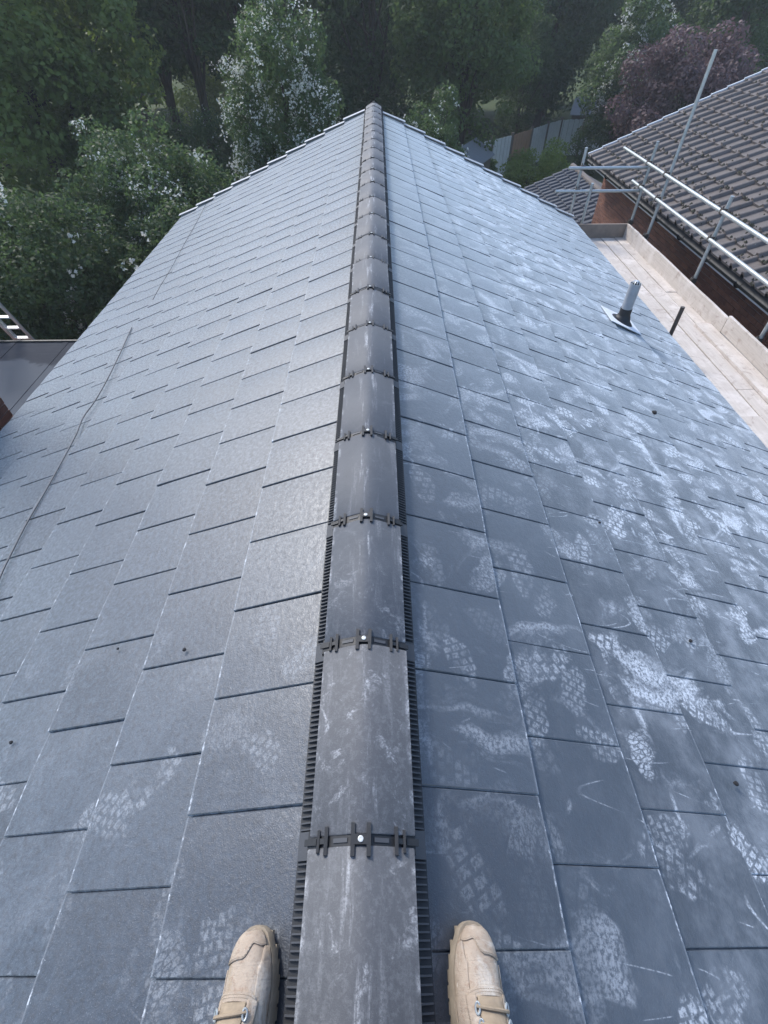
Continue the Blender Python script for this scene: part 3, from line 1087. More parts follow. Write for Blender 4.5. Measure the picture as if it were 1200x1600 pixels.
# ------------------------------------------------------------------ neighbour's house on the right
NX0, NZ0, NYF, NYN = 4.89, -1.456, 13.45, -4.0
NT = 0.438; NA = math.atan(NT)
NRX = 9.7
NH = thing('neighbour_house', 'red brick house with old brown tiled roof beyond the scaffold', 'house', (9.7, 5, GROUND))
nwx = 5.36
mb = MB()
wz = NZ0 - 0.16
mb.box(nwx, nwx+0.25, NYN+0.2, NYF-0.12, GROUND, wz)
NW = mb.build('wall', M_MORTAR, NH)
mb = MB()
for yy0, yy1 in ((NYF-0.37, NYF-0.121),):
    b = len(mb.v)
    prof = [(nwx+0.25, GROUND), (NRX*2-nwx, GROUND), (NRX*2-nwx, wz), (NRX, wz+(NRX-nwx)*NT), (nwx+0.25, wz+0.1)]
    for yy in (yy0, yy1): mb.v += [(x, yy, z) for x, z in prof]
    mb.f += [(b, b+1, b+2, b+3, b+4), (b+9, b+8, b+7, b+6, b+5)] + [(b+i, b+5+i, b+5+(i+1) % 5, b+(i+1) % 5) for i in range(5)]
    mb.mi += [0]*7
mb.build('gable_wall', M_BRICK, NH)
# brickwork on the wall we look down upon: real bricks, one mesh
mb = MB()
r = random.Random(3)
row = 0
z = wz - 0.075
while z > wz - 2.9:
    y = NYF-0.12 - (0.1125 if row % 2 else 0)
    first = True
    if row % 2:
        mb.box(nwx-0.012, nwx+0.02, NYF-0.12-0.102, NYF-0.12, z, z+0.065)
    while y > 3.0:
        d = r.uniform(-0.002, 0.002)
        mb.box(nwx-0.012+d, nwx+0.02, y-0.215, y, z, z+0.065)
        y -= 0.225
    z -= 0.075; row += 1
tag(mb.build('brickwork', M_BRICKP, NW), kind='stuff')
# eave trim and gutter
mb = MB()
mb.box(NX0+0.045, NX0+0.065, NYN, NYF-0.02, NZ0-0.17, NZ0-0.035)
mb.box(NX0+0.065, nwx+0.01, NYN, NYF-0.03, NZ0-0.17, NZ0-0.155)
mb.build('fascia', M_WHITE, NH)
mb = MB()
rings = []
for yy in (NYF+0.02, NYN):
    ring = []
    for rr, rg in ((0.058, range(11)), (0.053, range(10, -1, -1))):
        for i in rg:
            a = pi*i/10
            ring.append((NX0-0.02 + rr*cos(a), yy, NZ0-0.045 - rr*sin(a)))
    rings.append(ring)
mb.loft(rings, True, True)
NG = mb.build('gutter', M_BLACK, NH)
auto_smooth(NG, 40)
yy = NYF-0.6
while yy > 3:
    mb = MB()
    pts = [(NX0-0.02+0.063*cos(pi*i/8), yy, NZ0-0.045-0.063*sin(pi*i/8)) for i in range(9)]
    for i in range(8):
        mb.bar(pts[i], pts[i+1], 0.03, 0.008, up=(0, 1, 0))
    mb.bar((NX0-0.086, yy, NZ0-0.04), (NX0-0.07, yy, NZ0-0.036), 0.03, 0.012)
    mb.build('gutter_bracket', M_BLACK, NG, origin=(NX0, yy, NZ0))
    yy -= 0.9
NS = {}
for sg in (1, -1):
    mb = MB()
    q = []
    for zo in (-0.06, -0.03):
        xa, xb = (NX0+0.03, NRX) if sg > 0 else (NRX, 2*NRX-NX0)
        for x, y in ((xa, NYN), (xb, NYN), (xb, NYF-0.03), (xa, NYF-0.03)):
            q.append((x, y, NZ0 + NT*((x-NX0) if sg > 0 else (2*NRX-NX0-x)) + zo))
    mb.quadbox(q)
    NS[sg] = mb.build('roof_slope', M_UNDER if sg > 0 else M_NTILE, NH)


def roll_tile(cover=0.30, L=0.385, roll=0.078, hgt=0.050):
    """pan tile with one bold roll: X along the eave, Y up the slope from the tail"""
    mb = MB()
    sec = [(-cover/2, -0.002), (-cover/2+0.012, 0.004), (-cover/2+0.03, 0.0), (cover/2-roll-0.006, 0.0), (cover/2-roll, 0.004)]
    for i in range(1, 7):
        a = pi*i/7
        sec.append((cover/2-roll/2-roll/2*cos(a), 0.004 + hgt*sin(a)**0.75))
    sec.append((cover/2+0.012, 0.003))
    t = 0.030
    r0 = [(x, 0, z-t) for x, z in sec]; r1 = [(x, 0, z) for x, z in sec]
    r2 = [(x, L, z) for x, z in sec]
    mb.loft([r0, r1, r2], False)
    return mb


rt_mb = roll_tile()
rt_mesh = rt_mb.mesh('roof_tile', M_NTILE)
rt_mesh2 = rt_mb.mesh('roof_tile', M_GTILE)


def tile_field(parent_part, root, x0, z0, ang, nrows, gauge, y_far, y_near, cover, limit, thick=0.020, mesh=None):
    fld = []
    up = Vector((cos(ang), 0, sin(ang))); nr = Vector((-sin(ang), 0, cos(ang)))
    Xa = up.cross(nr)
    for k in range(nrows):
        y = y_far - cover/2
        while y > y_near:
            b = Vector((x0, y, z0)) + up*(k*gauge + random.gauss(0, 0.003)) + nr*(0.022 + random.gauss(0, 0.0012))
            Rm = Matrix((Xa, up, nr)).transposed() @ Matrix.Rotation(-math.atan(thick*1.6/gauge)+random.gauss(0, 0.008), 3, 'X') @ Matrix.Rotation(random.gauss(0, 0.009), 3, 'Z') @ Matrix.Rotation(random.gauss(0, 0.008), 3, 'Y')
            pr = project(b + up*0.15)
            sco = 0
            if pr and -40 < pr[0] < 1240 and -40 < pr[1] < 1640:
                sco = 1/(b-CAM).length_squared
            fld.append((sco, b, Rm))
            y -= cover
    fld.sort(key=lambda t: -t[0])
    for sco, b, Rm in fld[:limit]:
        place(mesh or rt_mesh, 'roof_tile', parent_part, b, Rm.to_euler())
    if len(fld) > limit:
        A = np.array(rt_mb.v); vs = []; fs = []; nb = 0
        for sco, b, Rm in fld[limit:]:
            vs.append(A @ np.array(Rm).T + np.array(b)); fs += [tuple(i+nb for i in f) for f in rt_mb.f]; nb += len(A)
        mb = MB(); mb.v = [tuple(p) for p in np.vstack(vs)]; mb.f = fs; mb.mi = [0]*len(fs)
        tag(mb.build('roof_tiling', M_NTILE, root), kind='stuff')


tile_field(NS[1], NH, NX0, NZ0, NA, 17, 0.3165, NYF, NYN+0.2, 0.30, 300)
# verge strip with a pale mortar edge, stepping with the courses
for k in range(17):
    mb = MB()
    up = Vector((cos(NA), 0, sin(NA))); nr = Vector((-sin(NA), 0, cos(NA)))
    a = Vector((NX0, 0, NZ0)) + up*(k*0.3165); b_ = Vector((NX0, 0, NZ0)) + up*((k+1)*0.3165+0.02)
    q = []
    for h in (-0.04, 0.034):
        for p, yy, e in ((a, NYF-0.005, 0.012), (b_, NYF-0.005, -0.012), (b_, NYF+0.022, -0.012), (a, NYF+0.022, 0.012)):
            pp = p + nr*(h+e); q.append((pp.x, yy, pp.z))
    mb.quadbox(q)
    mb.build('verge_strip', M_LEAD, NH)
# ridge of the neighbour's roof (tops the slope, out of the picture)
mb = MB()
mb.tube([(NRX, NYN, NZ0+NT*(NRX-NX0)+0.0), (NRX, NYF, NZ0+NT*(NRX-NX0)+0.0)], 0.10, 14)
mb.build('ridge_capping', M_NTILE, NH)
# moss lumps, thickest towards the eave
mb = MB()
r = random.Random(5)
for i in range(800):
    s = min(4.5, abs(r.gauss(0, 1.3))) + 0.03
    y = r.uniform(4.0, NYF-0.1)
    row_s = round(s/0.3165)*0.3165 + abs(r.gauss(0, 0.025)) if r.random() < 0.6 else s
    c = Vector((NX0 + row_s*cos(NA), y, NZ0 + row_s*sin(NA))) + Vector((-sin(NA), 0, cos(NA)))*0.036
    rad = r.uniform(0.010, 0.036)
    b = len(mb.v)
    for k in range(6):
        a = 2*pi*k/6
        q = rad*r.uniform(0.7, 1.3)
        mb.v.append((c.x + q*cos(a)*0.8, c.y + q*sin(a), c.z + q*cos(a)*NT*0.8 - 0.012))
    mb.v.append((c.x, c.y, c.z + rad*0.55))
    for k in range(6):
        mb.f.append((b+k, b+(k+1) % 6, b+6)); mb.mi.append(0)
tag(mb.build('moss', M_MOSS, NH), kind='stuff')

# ------------------------------------------------------------------ low garage with a tiled roof beyond
GX0, GZ0, GRX = 4.25, -3.92, 6.62
GYF, GYN = 19.5, 14.2
GA = math.atan(0.42)
GH = thing('garage', 'low garage with grey rolled tiles behind the red brick house', 'garage', (GRX, 17, GROUND))
mb = MB()
gw = GX0+0.3
prof = [(gw, GROUND), (2*GRX-gw, GROUND), (2*GRX-gw, GZ0-0.08), (GRX, GZ0-0.1+0.42*(GRX-gw)), (gw, GZ0-0.08)]
for yy in (GYN+0.1, GYF-0.1): mb.v += [(x, yy, z) for x, z in prof]
mb.f += [(0, 1, 2, 3, 4), (9, 8, 7, 6, 5)] + [(i, 5+i, 5+(i+1) % 5, (i+1) % 5) for i in range(5)]
mb.mi += [0]*7
mb.build('wall', M_BRICK, GH)
for sg in (1, -1):
    mb = MB(); q = []
    for zo in (-0.05, -0.02):
        xa, xb = (GX0+0.02, GRX) if sg > 0 else (GRX, 2*GRX-GX0)
        for x, y in ((xa, GYN), (xb, GYN), (xb, GYF), (xa, GYF)):
            q.append((x, y, GZ0 + 0.42*((x-GX0) if sg > 0 else (2*GRX-GX0-x)) + zo))
    mb.quadbox(q)
    gs = mb.build('roof_slope', M_UNDER if sg > 0 else M_NTILE, GH)
    if sg > 0: tile_field(gs, GH, GX0, GZ0, GA, 8, 0.3165, GYF, GYN+0.1, 0.30, 300, mesh=rt_mesh2)
mb = MB(); mb.tube([(GRX, GYN, GZ0+0.42*(GRX-GX0)-0.01), (GRX, GYF, GZ0+0.42*(GRX-GX0)-0.01)], 0.09, 12)
mb.build('ridge_capping', M_NTILE, GH)

# ------------------------------------------------------------------ flat roofed extension and brick stack on the left
FX = thing('flat_roof_extension', 'low extension with dark grey felt flat roof left of the eave', 'extension', (-6.3, 6, GROUND))
FZ = -3.4
mb = MB(); mb.box(-9.4, -3.13, 2.2, 8.62, GROUND, FZ-0.12)
mb.build('wall', M_BRICK, FX)
mb = MB(); mb.box(-9.5, -3.125, 2.1, 8.70, FZ-0.12, FZ)
fr = mb.build('roof_sheet', M_FELT, FX)
for x in (-5.95, -6.95, -7.95, -4.95):
    mb = MB(); mb.box(x-0.05, x+0.05, 2.1, 8.69, FZ+0.001, FZ+0.007)
    mb.build('felt_seam', M_FELT, fr)
mb = MB(); mb.box(-9.52, -3.125, 8.70, 8.74, FZ-0.16, FZ+0.03)
mb.build('edge_trim', M_BLACK, FX)

BS = thing('brick_stack', 'brown brick stack rising close beside the left eave', 'chimney', (-4.15, 3.75, GROUND))
bx0, bx1, by0, by1 = -4.475, -3.80, 3.31, 4.20
mb = MB(); mb.box(bx0+0.009, bx1-0.008, by0+0.009, by1-0.008, GROUND, 0.36)
mb.build('mortar_core', M_MORTAR, BS)
bl = MB(); bl.box(-0.1075, 0.1075, -0.05, 0.05, -0.0325, 0.0325)
bmesh_y = MB(); bmesh_y.box(-0.051, 0.051, -0.1075, 0.1075, -0.0325, 0.0325)
m_x, m_y = bl.mesh('brick', M_BRICKB), bmesh_y.mesh('brick', M_BRICKB)
z = -3.0; row = 0
while z < 0.34:
    offs = 0.1125 if row % 2 else 0.0
    y = by1 - 0.1075 - offs
    if row % 2 == 0:
        ylist = [by1-0.1075-0.225*i for i in range(4)]
    else:
        ylist = [by1-0.1075-0.1125-0.225*i for i in range(3)]
    for yy in ylist:
        place(m_y, 'brick', BS, (bx1-0.051+random.gauss(0, .0015), yy, z))
        place(m_y, 'brick', BS, (bx0+0.051+random.gauss(0, .0015), yy, z))
    for i in range(3):
        xx = bx1-0.22-0.225*i if row % 2 == 0 else bx1-0.1075-0.225*i
        if xx-0.1 > bx0 + (0.1 if row % 2 == 0 else -0.05):
            place(m_x, 'brick', BS, (xx, by1-0.050+random.gauss(0, .0015), z))
            place(m_x, 'brick', BS, (xx, by0+0.050+random.gauss(0, .0015), z))
    z += 0.075; row += 1

mb = MB(); mb.box(bx0-0.03, bx1+0.03, by0-0.03, by1+0.03, 0.36, 0.43)
mb.build('coping', M_MORTAR, BS)
# aluminium ladder against the far edge of the flat roof
LD = thing('ladder', 'aluminium extension ladder standing up past the flat roof edge', 'ladder', (-6.95, 10.1, GROUND))
lb, lt = Vector((0, 10.15, GROUND)), Vector((0, 8.62, -1.2))
dirl = (lt-lb).normalized()
for sec, (dx, dy, wd) in enumerate(((0.0, 0.0, 0.36), (-0.02, 0.06, 0.30))):
    xl, xr = -7.20+dx-wd/2, -7.20+dx+wd/2
    a, b = lb + Vector((0, dy, 0)), lt + Vector((0, dy, 0)) + dirl*(-0.1*sec)
    lean = -0.55
    for x in (xl, xr):
        mb = MB(); mb.bar((x, a.y, a.z), (x+lean*0.35, b.y, b.z), 0.026, 0.062, up=(1, 0, 0))
        mb.build('stile', M_ALU, LD, origin=(x, a.y, a.z))
    nr_ = int((b-a).length/0.27)
    for i in range(1, nr_+1):
        t = i*0.27/(b-a).length
        p = a + (b-a)*t
        mb = MB(); mb.bar((xl+lean*0.35*t, p.y, p.z), (xr+lean*0.35*t, p.y, p.z), 0.030, 0.026)
        mb.build('rung', M_ALU, LD, origin=(xl, p.y, p.z))


# ------------------------------------------------------------------ gardens beyond: fence, sheds
FN = thing('panel_fence', 'weathered pale grey garden fence with one brown panel', 'fence', (8.5, 33.5, GROUND))
fpts = [(4.6, 29.6), (6.0, 30.9), (7.25, 32.0), (8.65, 33.6), (9.9, 35.1), (11.0, 36.3), (12.4, 36.4), (14.0, 36.6)]
for i in range(len(fpts)-1):
    (xa, ya), (xb, yb) = fpts[i], fpts[i+1]
    L = math.hypot(xb-xa, yb-ya); nbd = int(L/0.15)
    mb = MB()
    for k in range(nbd):
        t0, t1 = k/nbd + 0.004, (k+1)/nbd - 0.004
        ofs = 0.012 if k % 2 else 0.0
        p0 = (xa+(xb-xa)*t0+ofs, ya+(yb-ya)*t0); p1 = (xa+(xb-xa)*t1+ofs, ya+(yb-ya)*t1)
        h = GROUND+1.8+random.uniform(-0.015, 0.015)
        mb.bar((p0[0], p0[1], (GROUND+0.06+h)/2), (p1[0], p1[1], (GROUND+0.06+h)/2), h-GROUND-0.06, 0.016, up=(-(yb-ya), xb-xa, 0))
    o = mb.build('panel', M_FENCEB if i == 2 else M_FENCE, FN, origin=((xa+xb)/2, (ya+yb)/2, GROUND))
    if i == 2: o['label'] = 'brown stained panel'
    mb = MB(); mb.box(xa-0.06, xa+0.06, ya-0.06, ya+0.06, GROUND, GROUND+1.92)
    mb.build('post', M_SHEDWALL, FN, origin=(xa, ya, GROUND))


def shed(name, label, c, wdt, ln, h, rise, ang, mroof):
    R_ = thing(name, label, 'shed', (c[0], c[1], GROUND))
    ca, sa = cos(ang), sin(ang)
    T = lambda x, y, z: (c[0]+x*ca-y*sa, c[1]+x*sa+y*ca, GROUND+z)
    mb = MB()
    prof = [(-wdt/2, 0), (wdt/2, 0), (wdt/2, h), (0, h+rise), (-wdt/2, h)]
    for yy in (-ln/2, ln/2): mb.v += [T(x, yy, z) for x, z in prof]
    mb.f += [(0, 1, 2, 3, 4), (9, 8, 7, 6, 5)] + [(i, 5+i, 5+(i+1) % 5, (i+1) % 5) for i in range(5)]
    mb.mi += [0]*7
    mb.build('wall', M_SHEDWALL, R_)
    for sg in (-1, 1):
        mb = MB(); q = []
        for zo in (0.02, 0.06):
            for x, y in ((0, -ln/2-0.12), (sg*(wdt/2+0.14), -ln/2-0.12), (sg*(wdt/2+0.14), ln/2+0.12), (0, ln/2+0.12)):
                q.append(T(x, y, h+rise - rise*abs(x)/(wdt/2) + zo))
        if sg < 0: q = q[:4][::-1] + q[4:][::-1]
        mb.quadbox(q)
        mb.build('roof_panel', mroof, R_)
    mb = MB()
    q = [T(-0.35, -ln/2-0.03, 0.05), T(0.35, -ln/2-0.03, 0.05), T(0.35, -ln/2-0.001, 0.05), T(-0.35, -ln/2-0.001, 0.05),
         T(-0.35, -ln/2-0.03, h-0.15), T(0.35, -ln/2-0.03, h-0.15), T(0.35, -ln/2-0.001, h-0.15), T(-0.35, -ln/2-0.001, h-0.15)]
    mb.quadbox(q); mb.build('door', M_FENCE, R_)


shed('garden_shed', 'small shed with grey felt roof just past the right verge', (4.2, 27.4), 1.7, 2.4, 1.75, 0.5, -0.45, M_GREYFELT)
shed('garden_shed', 'dark shed with grey roof behind the end of the fence', (13.6, 38.2), 3.0, 2.6, 1.9, 0.6, 1.2, M_GREYFELT)


# ------------------------------------------------------------------ trees
def leaf_mesh(name, P, Nn, Tn, size, asp, shade, mat, bend=0.0):
    n = len(P)
    B = np.cross(Nn, Tn)
    L = size[:, None]
    V = np.empty((n, 4, 3))
    V[:, 0] = P - Tn*L*0.5
    V[:, 1] = P + B*L*asp*0.5 + Nn*L*0.08
    V[:, 2] = P + Tn*L*0.5 - Nn*L*0.10
    V[:, 3] = P - B*L*asp*0.5 + Nn*L*0.08
    me = bpy.data.meshes.new(name)
    me.vertices.add(n*4); me.vertices.foreach_set('co', V.reshape(-1).astype(np.float32))
    me.loops.add(n*4); me.loops.foreach_set('vertex_index', np.arange(n*4, dtype=np.int32))
    me.polygons.add(n); me.polygons.foreach_set('loop_start', np.arange(0, n*4, 4, dtype=np.int32))
    me.update(calc_edges=True)
    at = me.attributes.new('shade', 'FLOAT', 'FACE'); at.data.foreach_set('value', shade.astype(np.float32))
    me.materials.append(mat)
    return me


def unit(a): return a/np.maximum(1e-9, np.linalg.norm(a, axis=1))[:, None]


def crown_points(r, n, cen, rad, droop=0.35):
    wgt = (rad[:, 0]*rad[:, 2]); wgt = wgt/wgt.sum()
    idx = r.choice(len(cen), n, p=wgt)
    d = unit(r.normal(size=(n, 3)))
    rr = 0.55 + 0.5*r.random(n)**0.6
    P = cen[idx] + d*rad[idx]*rr[:, None]
    Nn = unit(d*0.7 + r.normal(size=(n, 3))*0.55 + np.array([0, 0, 0.45]))
    T = unit(np.cross(Nn, unit(r.normal(size=(n, 3)))))
    T = unit(T + np.array([0, 0, -droop]))
    T = unit(T - Nn*(T*Nn).sum(1)[:, None])
    return P, Nn, T, idx


def make_tree(name, label, base, height, crown_c, crown_r, mat, n=14000, leaf=0.12, asp=0.6, clumps=60, clump=0.25,
              trunk=0.16, blossom=0, bl_size=0.09, bl_patch=14, seed=1, droop=0.35, stems=1, cat='tree', group=None, tall_clump=1.0, lo_trunk=True, bl_bias=0.3):
    r = np.random.default_rng(seed); rp = random.Random(seed)
    base = Vector(base); cc = np.array(crown_c, float); cr = np.array(crown_r, float)
    root = thing(name, label, cat, base, group)
    d = unit(r.normal(size=(clumps, 3)))
    q = (0.30 + 0.70*r.random(clumps)**0.55)
    cen = cc + d*cr*q[:, None]*np.array([0.86, 0.86, 0.88])
    cr_m = (cr[0]+cr[1])/2
    s = clump*cr_m*(0.6+0.8*r.random(clumps))
    rad = np.stack([s, s, s*0.75*tall_clump], 1)
    P, Nn, T, idx = crown_points(r, n, cen, rad, droop)
    keep = P[:, 2] > GROUND+0.05
    P, Nn, T, idx = P[keep], Nn[keep], T[keep], idx[keep]
    tone = r.random(clumps)
    shade = np.clip(0.45*tone[idx] + 0.55*r.random(len(P)), 0, 1)
    off = np.array(base)
    me = leaf_mesh('crown', P-off, Nn, T, leaf*(0.6+0.8*r.random(len(P))), asp, shade, mat)
    o = place(me, 'crown', root, base); o['kind'] = 'stuff'
    # trunk and limbs
    mb = MB()
    top = Vector((cc[0], cc[1], cc[2]+cr[2]*0.35))
    for st in range(stems):
        b0 = base + Vector((rp.uniform(-.3, .3), rp.uniform(-.3, .3), 0))*(1 if stems > 1 else 0)
        tp = top + Vector((rp.uniform(-1, 1)*cr[0], rp.uniform(-1, 1)*cr[1], 0))*(0.45 if stems > 1 else 0.08)
        pts = []
        for i in range(9):
            t = i/8
            p = b0.lerp(tp, t) + Vector((rp.uniform(-1, 1), rp.uniform(-1, 1), 0))*0.05*height/6*(t*(1-t)*4)
            pts.append(p)
        mb.tube(pts, [max(0.015, trunk/(stems**0.5)*(1.25-0.25*min(1, i*2))*(1-0.85*i/8)) for i in range(9)], 9)
        for k in range(int(16/stems)):
            c = cen[rp.randrange(clumps)]
            j = rp.randrange(2, 7)
            p0 = pts[j]; p1 = Vector(c)
            mid = p0.lerp(p1, 0.5) + Vector((0, 0, 0.1*(p1-p0).length))
            r0 = trunk*0.38*(1-0.1*j)/(stems**0.5)
            mb.tube([p0, mid, p1], [r0, r0*0.6, r0*0.18], 6)
    t = mb.build('trunk', M_BARK, root, smooth=True)
    if blossom:
        # sprays of flower clusters on the outside of some clumps
        pc = unit(r.normal(size=(bl_patch*6, 3)) + np.array([0, -0.7, bl_bias]))[:bl_patch*6]
        ci = r.integers(0, clumps, bl_patch*6)
        pp = cen[ci] + pc*rad[ci]*0.98
        rk = np.argsort(((pp-cc)/cr @ np.array([0, -0.6, bl_bias])) + r.normal(size=len(pp))*0.35)[::-1][:bl_patch*2]
        pp = pp[rk]
        k = r.integers(0, len(pp), blossom)
        ax = unit(r.normal(size=(len(pp), 3))*0.7+np.array([0, 0, -0.9]))
        B = pp[k] + ax[k]*((r.random(blossom)-0.3)*0.55*cr_m**0.5)[:, None] + r.normal(size=(blossom, 3))*0.055*cr_m**0.5
        # each cluster: three little petals faces
        B = np.repeat(B, 3, 0) + r.normal(size=(blossom*3, 3))*bl_size*0.28
        nn = unit(r.normal(size=(len(B), 3)) + np.array([0, -0.3, 0.7]))
        tt = unit(np.cross(nn, unit(r.normal(size=(len(B), 3)))))
        me = leaf_mesh('blossom', B-off, nn, tt, bl_size*(0.5+0.6*r.random(len(B))), 0.9, r.random(len(B)), M_FLOW)
        o = place(me, 'blossom', root, base); o['kind'] = 'stuff'
    return root


def copy_tree(root, loc, rz, s, label):
    c = root.copy(); C.objects.link(c)
    c.location = loc; c.rotation_euler = (0, 0, rz); c.scale = (s, s, s*random.uniform(0.92, 1.1))
    c['label'] = label
    for ch in root.children:
        k = ch.copy(); C.objects.link(k); k.parent = c
    return c


GZ = GROUND
make_tree('hawthorn_tree', 'tall hawthorn hung with white blossom just beyond the far gable', (-2.75, 18.6, GZ), 8, (-2.75, 18.6, -1.7), (1.95, 1.7, 3.5),
          M_HAW, 30000, 0.095, 0.6, 130, 0.22, 0.14, 4200, 0.056, 80, seed=21, droop=0.8, tall_clump=1.7, bl_bias=0.25)
make_tree('hawthorn_tree', 'broad hawthorn with blossom scattered along its top left of the roof', (-6.1, 14.6, GZ), 5.4, (-6.0, 14.6, -3.1), (2.7, 1.8, 2.55),
          M_HAW, 30000, 0.095, 0.6, 110, 0.22, 0.13, 1000, 0.060, 24, seed=22, droop=0.5, stems=3, bl_bias=0.8)
make_tree('evergreen_shrub', 'dense dark shrub behind the flat roof at the left edge', (-10.3, 12.8, GZ), 5, (-10.3, 12.8, -3.3), (2.3, 1.7, 2.5),
          M_DARK, 22000, 0.105, 0.6, 90, 0.24, 0.12, 60, 0.10, 5, seed=23, stems=3, cat='shrub')
make_tree('evergreen_shrub', 'dark leafy shrub with a few white flowers behind the ladder', (-7.6, 11.7, GZ), 4.6, (-7.6, 11.7, -3.75), (2.2, 1.5, 2.3),
          M_DARK, 24000, 0.095, 0.6, 100, 0.24, 0.12, 110, 0.10, 7, seed=24, stems=3, cat='shrub', bl_bias=0.5)
make_tree('evergreen_shrub', 'dark shrub tucked against the far left corner of the roof', (-4.9, 12.2, GZ), 4.4, (-4.9, 12.4, -3.9), (1.7, 1.3, 2.2),
          M_DARK, 20000, 0.095, 0.6, 90, 0.24, 0.12, 40, 0.10, 4, seed=25, stems=3, cat='shrub')
make_tree('sycamore_tree', 'large light green sycamore filling the top left corner', (-12.2, 22.5, GZ), 14, (-12.2, 22.0, 0.2), (5.2, 4.2, 5.8),
          M_SYC, 44000, 0.19, 0.62, 170, 0.18, 0.32, seed=26, droop=0.9)
make_tree('ash_tree', 'leafy mid green tree rising behind the right side of the ridge', (3.9, 28.6, GZ), 12, (3.9, 28.6, 0.3), (3.5, 2.8, 5.0),
          M_ASH, 26000, 0.19, 0.55, 120, 0.2, 0.22, seed=27, droop=0.6, tall_clump=1.3)
make_tree('hawthorn_tree', 'small hawthorn with sparse blossom peeping over the ridge end', (1.9, 20.5, GZ), 5.4, (1.9, 20.5, -3.0), (1.35, 1.2, 2.5),
          M_HAW, 14000, 0.09, 0.6, 60, 0.25, 0.1, 420, 0.065, 26, seed=28, droop=0.7, tall_clump=1.4)
make_tree('copper_beech_tree', 'purple leaved tree above the neighbour roof', (14.2, 29.5, GZ), 7, (14.2, 29.5, -2.6), (3.3, 2.6, 3.0),
          M_COP, 22000, 0.15, 0.7, 100, 0.22, 0.2, seed=29)
make_tree('hawthorn_tree', 'pale blossoming tree in front of the dark wood at upper right', (12.9, 33.5, GZ), 8, (12.9, 33.5, -1.6), (2.6, 2.2, 2.9),
          M_HAW, 16000, 0.15, 0.6, 70, 0.24, 0.16, 1500, 0.085, 40, seed=30, droop=0.6)
make_tree('golden_shrub', 'rounded golden green shrub in front of the fence', (6.9, 24.8, GZ), 2.9, (6.9, 24.8, -4.6), (1.7, 1.4, 1.5),
          M_GOLD, 12000, 0.10, 0.6, 60, 0.25, 0.08, seed=31, stems=3, cat='shrub')
make_tree('conifer_tree', 'slender dark conifer behind the grey fence panels', (8.3, 36.0, GZ), 7.5, (8.3, 36.0, -2.6), (1.5, 1.5, 3.6),
          M_DARK, 12000, 0.15, 0.3, 80, 0.28, 0.14, seed=32, droop=0.2)
make_tree('leafy_shrub', 'low bush between the small shed and the fence', (5.4, 28.9, GZ), 1.6, (5.4, 28.9, -5.3), (0.8, 0.7, 0.8),
          M_ASH, 6000, 0.11, 0.6, 40, 0.28, 0.08, seed=33, stems=2, cat='shrub')
make_tree('evergreen_shrub', 'dark bush beside the fence end below the purple tree', (12.6, 33.0, GZ), 3.0, (12.2, 32.4, -4.5), (1.9, 1.4, 1.6),
          M_DARK, 9000, 0.12, 0.6, 50, 0.26, 0.08, seed=34, stems=2, cat='shrub')
make_tree('evergreen_shrub', 'dark thicket below the wood right of the hawthorn', (0.2, 23.5, GZ), 4.0, (0.2, 23.5, -4.0), (2.2, 1.6, 2.1),
          M_DARK, 12000, 0.13, 0.6, 60, 0.26, 0.08, seed=35, stems=3, cat='shrub')
make_tree('leafy_shrub', 'tangled undergrowth below the bare stemmed trees', (-7.4, 24.5, GZ), 3.4, (-7.4, 24.5, -4.1), (3.0, 1.4, 2.1),
          M_HAW, 16000, 0.12, 0.6, 80, 0.24, 0.08, 200, 0.06, 12, seed=44, stems=4, cat='shrub')
make_tree('golden_shrub', 'yellow green bush coloured as if sunlit, glimpsed between the bare stems', (-8.4, 38.0, GZ), 5, (-8.4, 38.0, -2.9), (5.0, 1.6, 3.2),
          M_GOLD, 14000, 0.17, 0.6, 80, 0.24, 0.1, seed=45, stems=4, cat='shrub')  # golden leaf colour stands in for sunlight on the far hedge
woodA = make_tree('woodland_tree', 'bare stemmed tree with high dark crown left of the tall hawthorn', (-7.6, 27.5, GZ), 13, (-7.6, 27.5, 2.4), (2.8, 2.6, 4.6),
                  M_DARK, 16000, 0.20, 0.6, 80, 0.24, 0.26, seed=36, droop=0.6, group='trees of the wood')
woodB = make_tree('woodland_tree', 'dark woodland tree straight behind the ridge end', (-0.2, 32.0, GZ), 14, (-0.2, 32.0, 0.6), (3.4, 3.0, 6.2),
                  M_DARK, 20000, 0.20, 0.55, 110, 0.22, 0.26, seed=37, droop=0.6, tall_clump=1.3, group='trees of the wood')
woodC = make_tree('woodland_tree', 'dark woodland tree between the fence and the pale blossom', (11.0, 42.0, GZ), 14, (11.0, 42.0, 0.4), (4.2, 3.4, 6.2),
                  M_DARK, 20000, 0.22, 0.55, 110, 0.22, 0.26, seed=38, droop=0.5, tall_clump=1.2, group='trees of the wood')
copy_tree(woodA, (-5.6, 29.0, GZ), 2.1, 1.05, 'bare stemmed tree nearest the tall hawthorn\'s left side')
copy_tree(woodA, (-9.6, 29.5, GZ), 4.0, 1.0, 'bare stemmed tree beside the light green sycamore')
copy_tree(woodB, (-4.0, 36.0, GZ), 1.2, 1.1, 'dark woodland tree directly behind the tall hawthorn')
copy_tree(woodB, (19.5, 36.0, GZ), 0.7, 1.0, 'dark green tree in the top right corner')
copy_tree(woodC, (6.5, 43.0, GZ), 2.7, 1.05, 'dark woodland tree behind the conifer')
copy_tree(woodC, (-17.5, 31.0, GZ), 1.7, 1.15, 'dark tree behind the light green sycamore')
r = random.Random(12)
k = 0
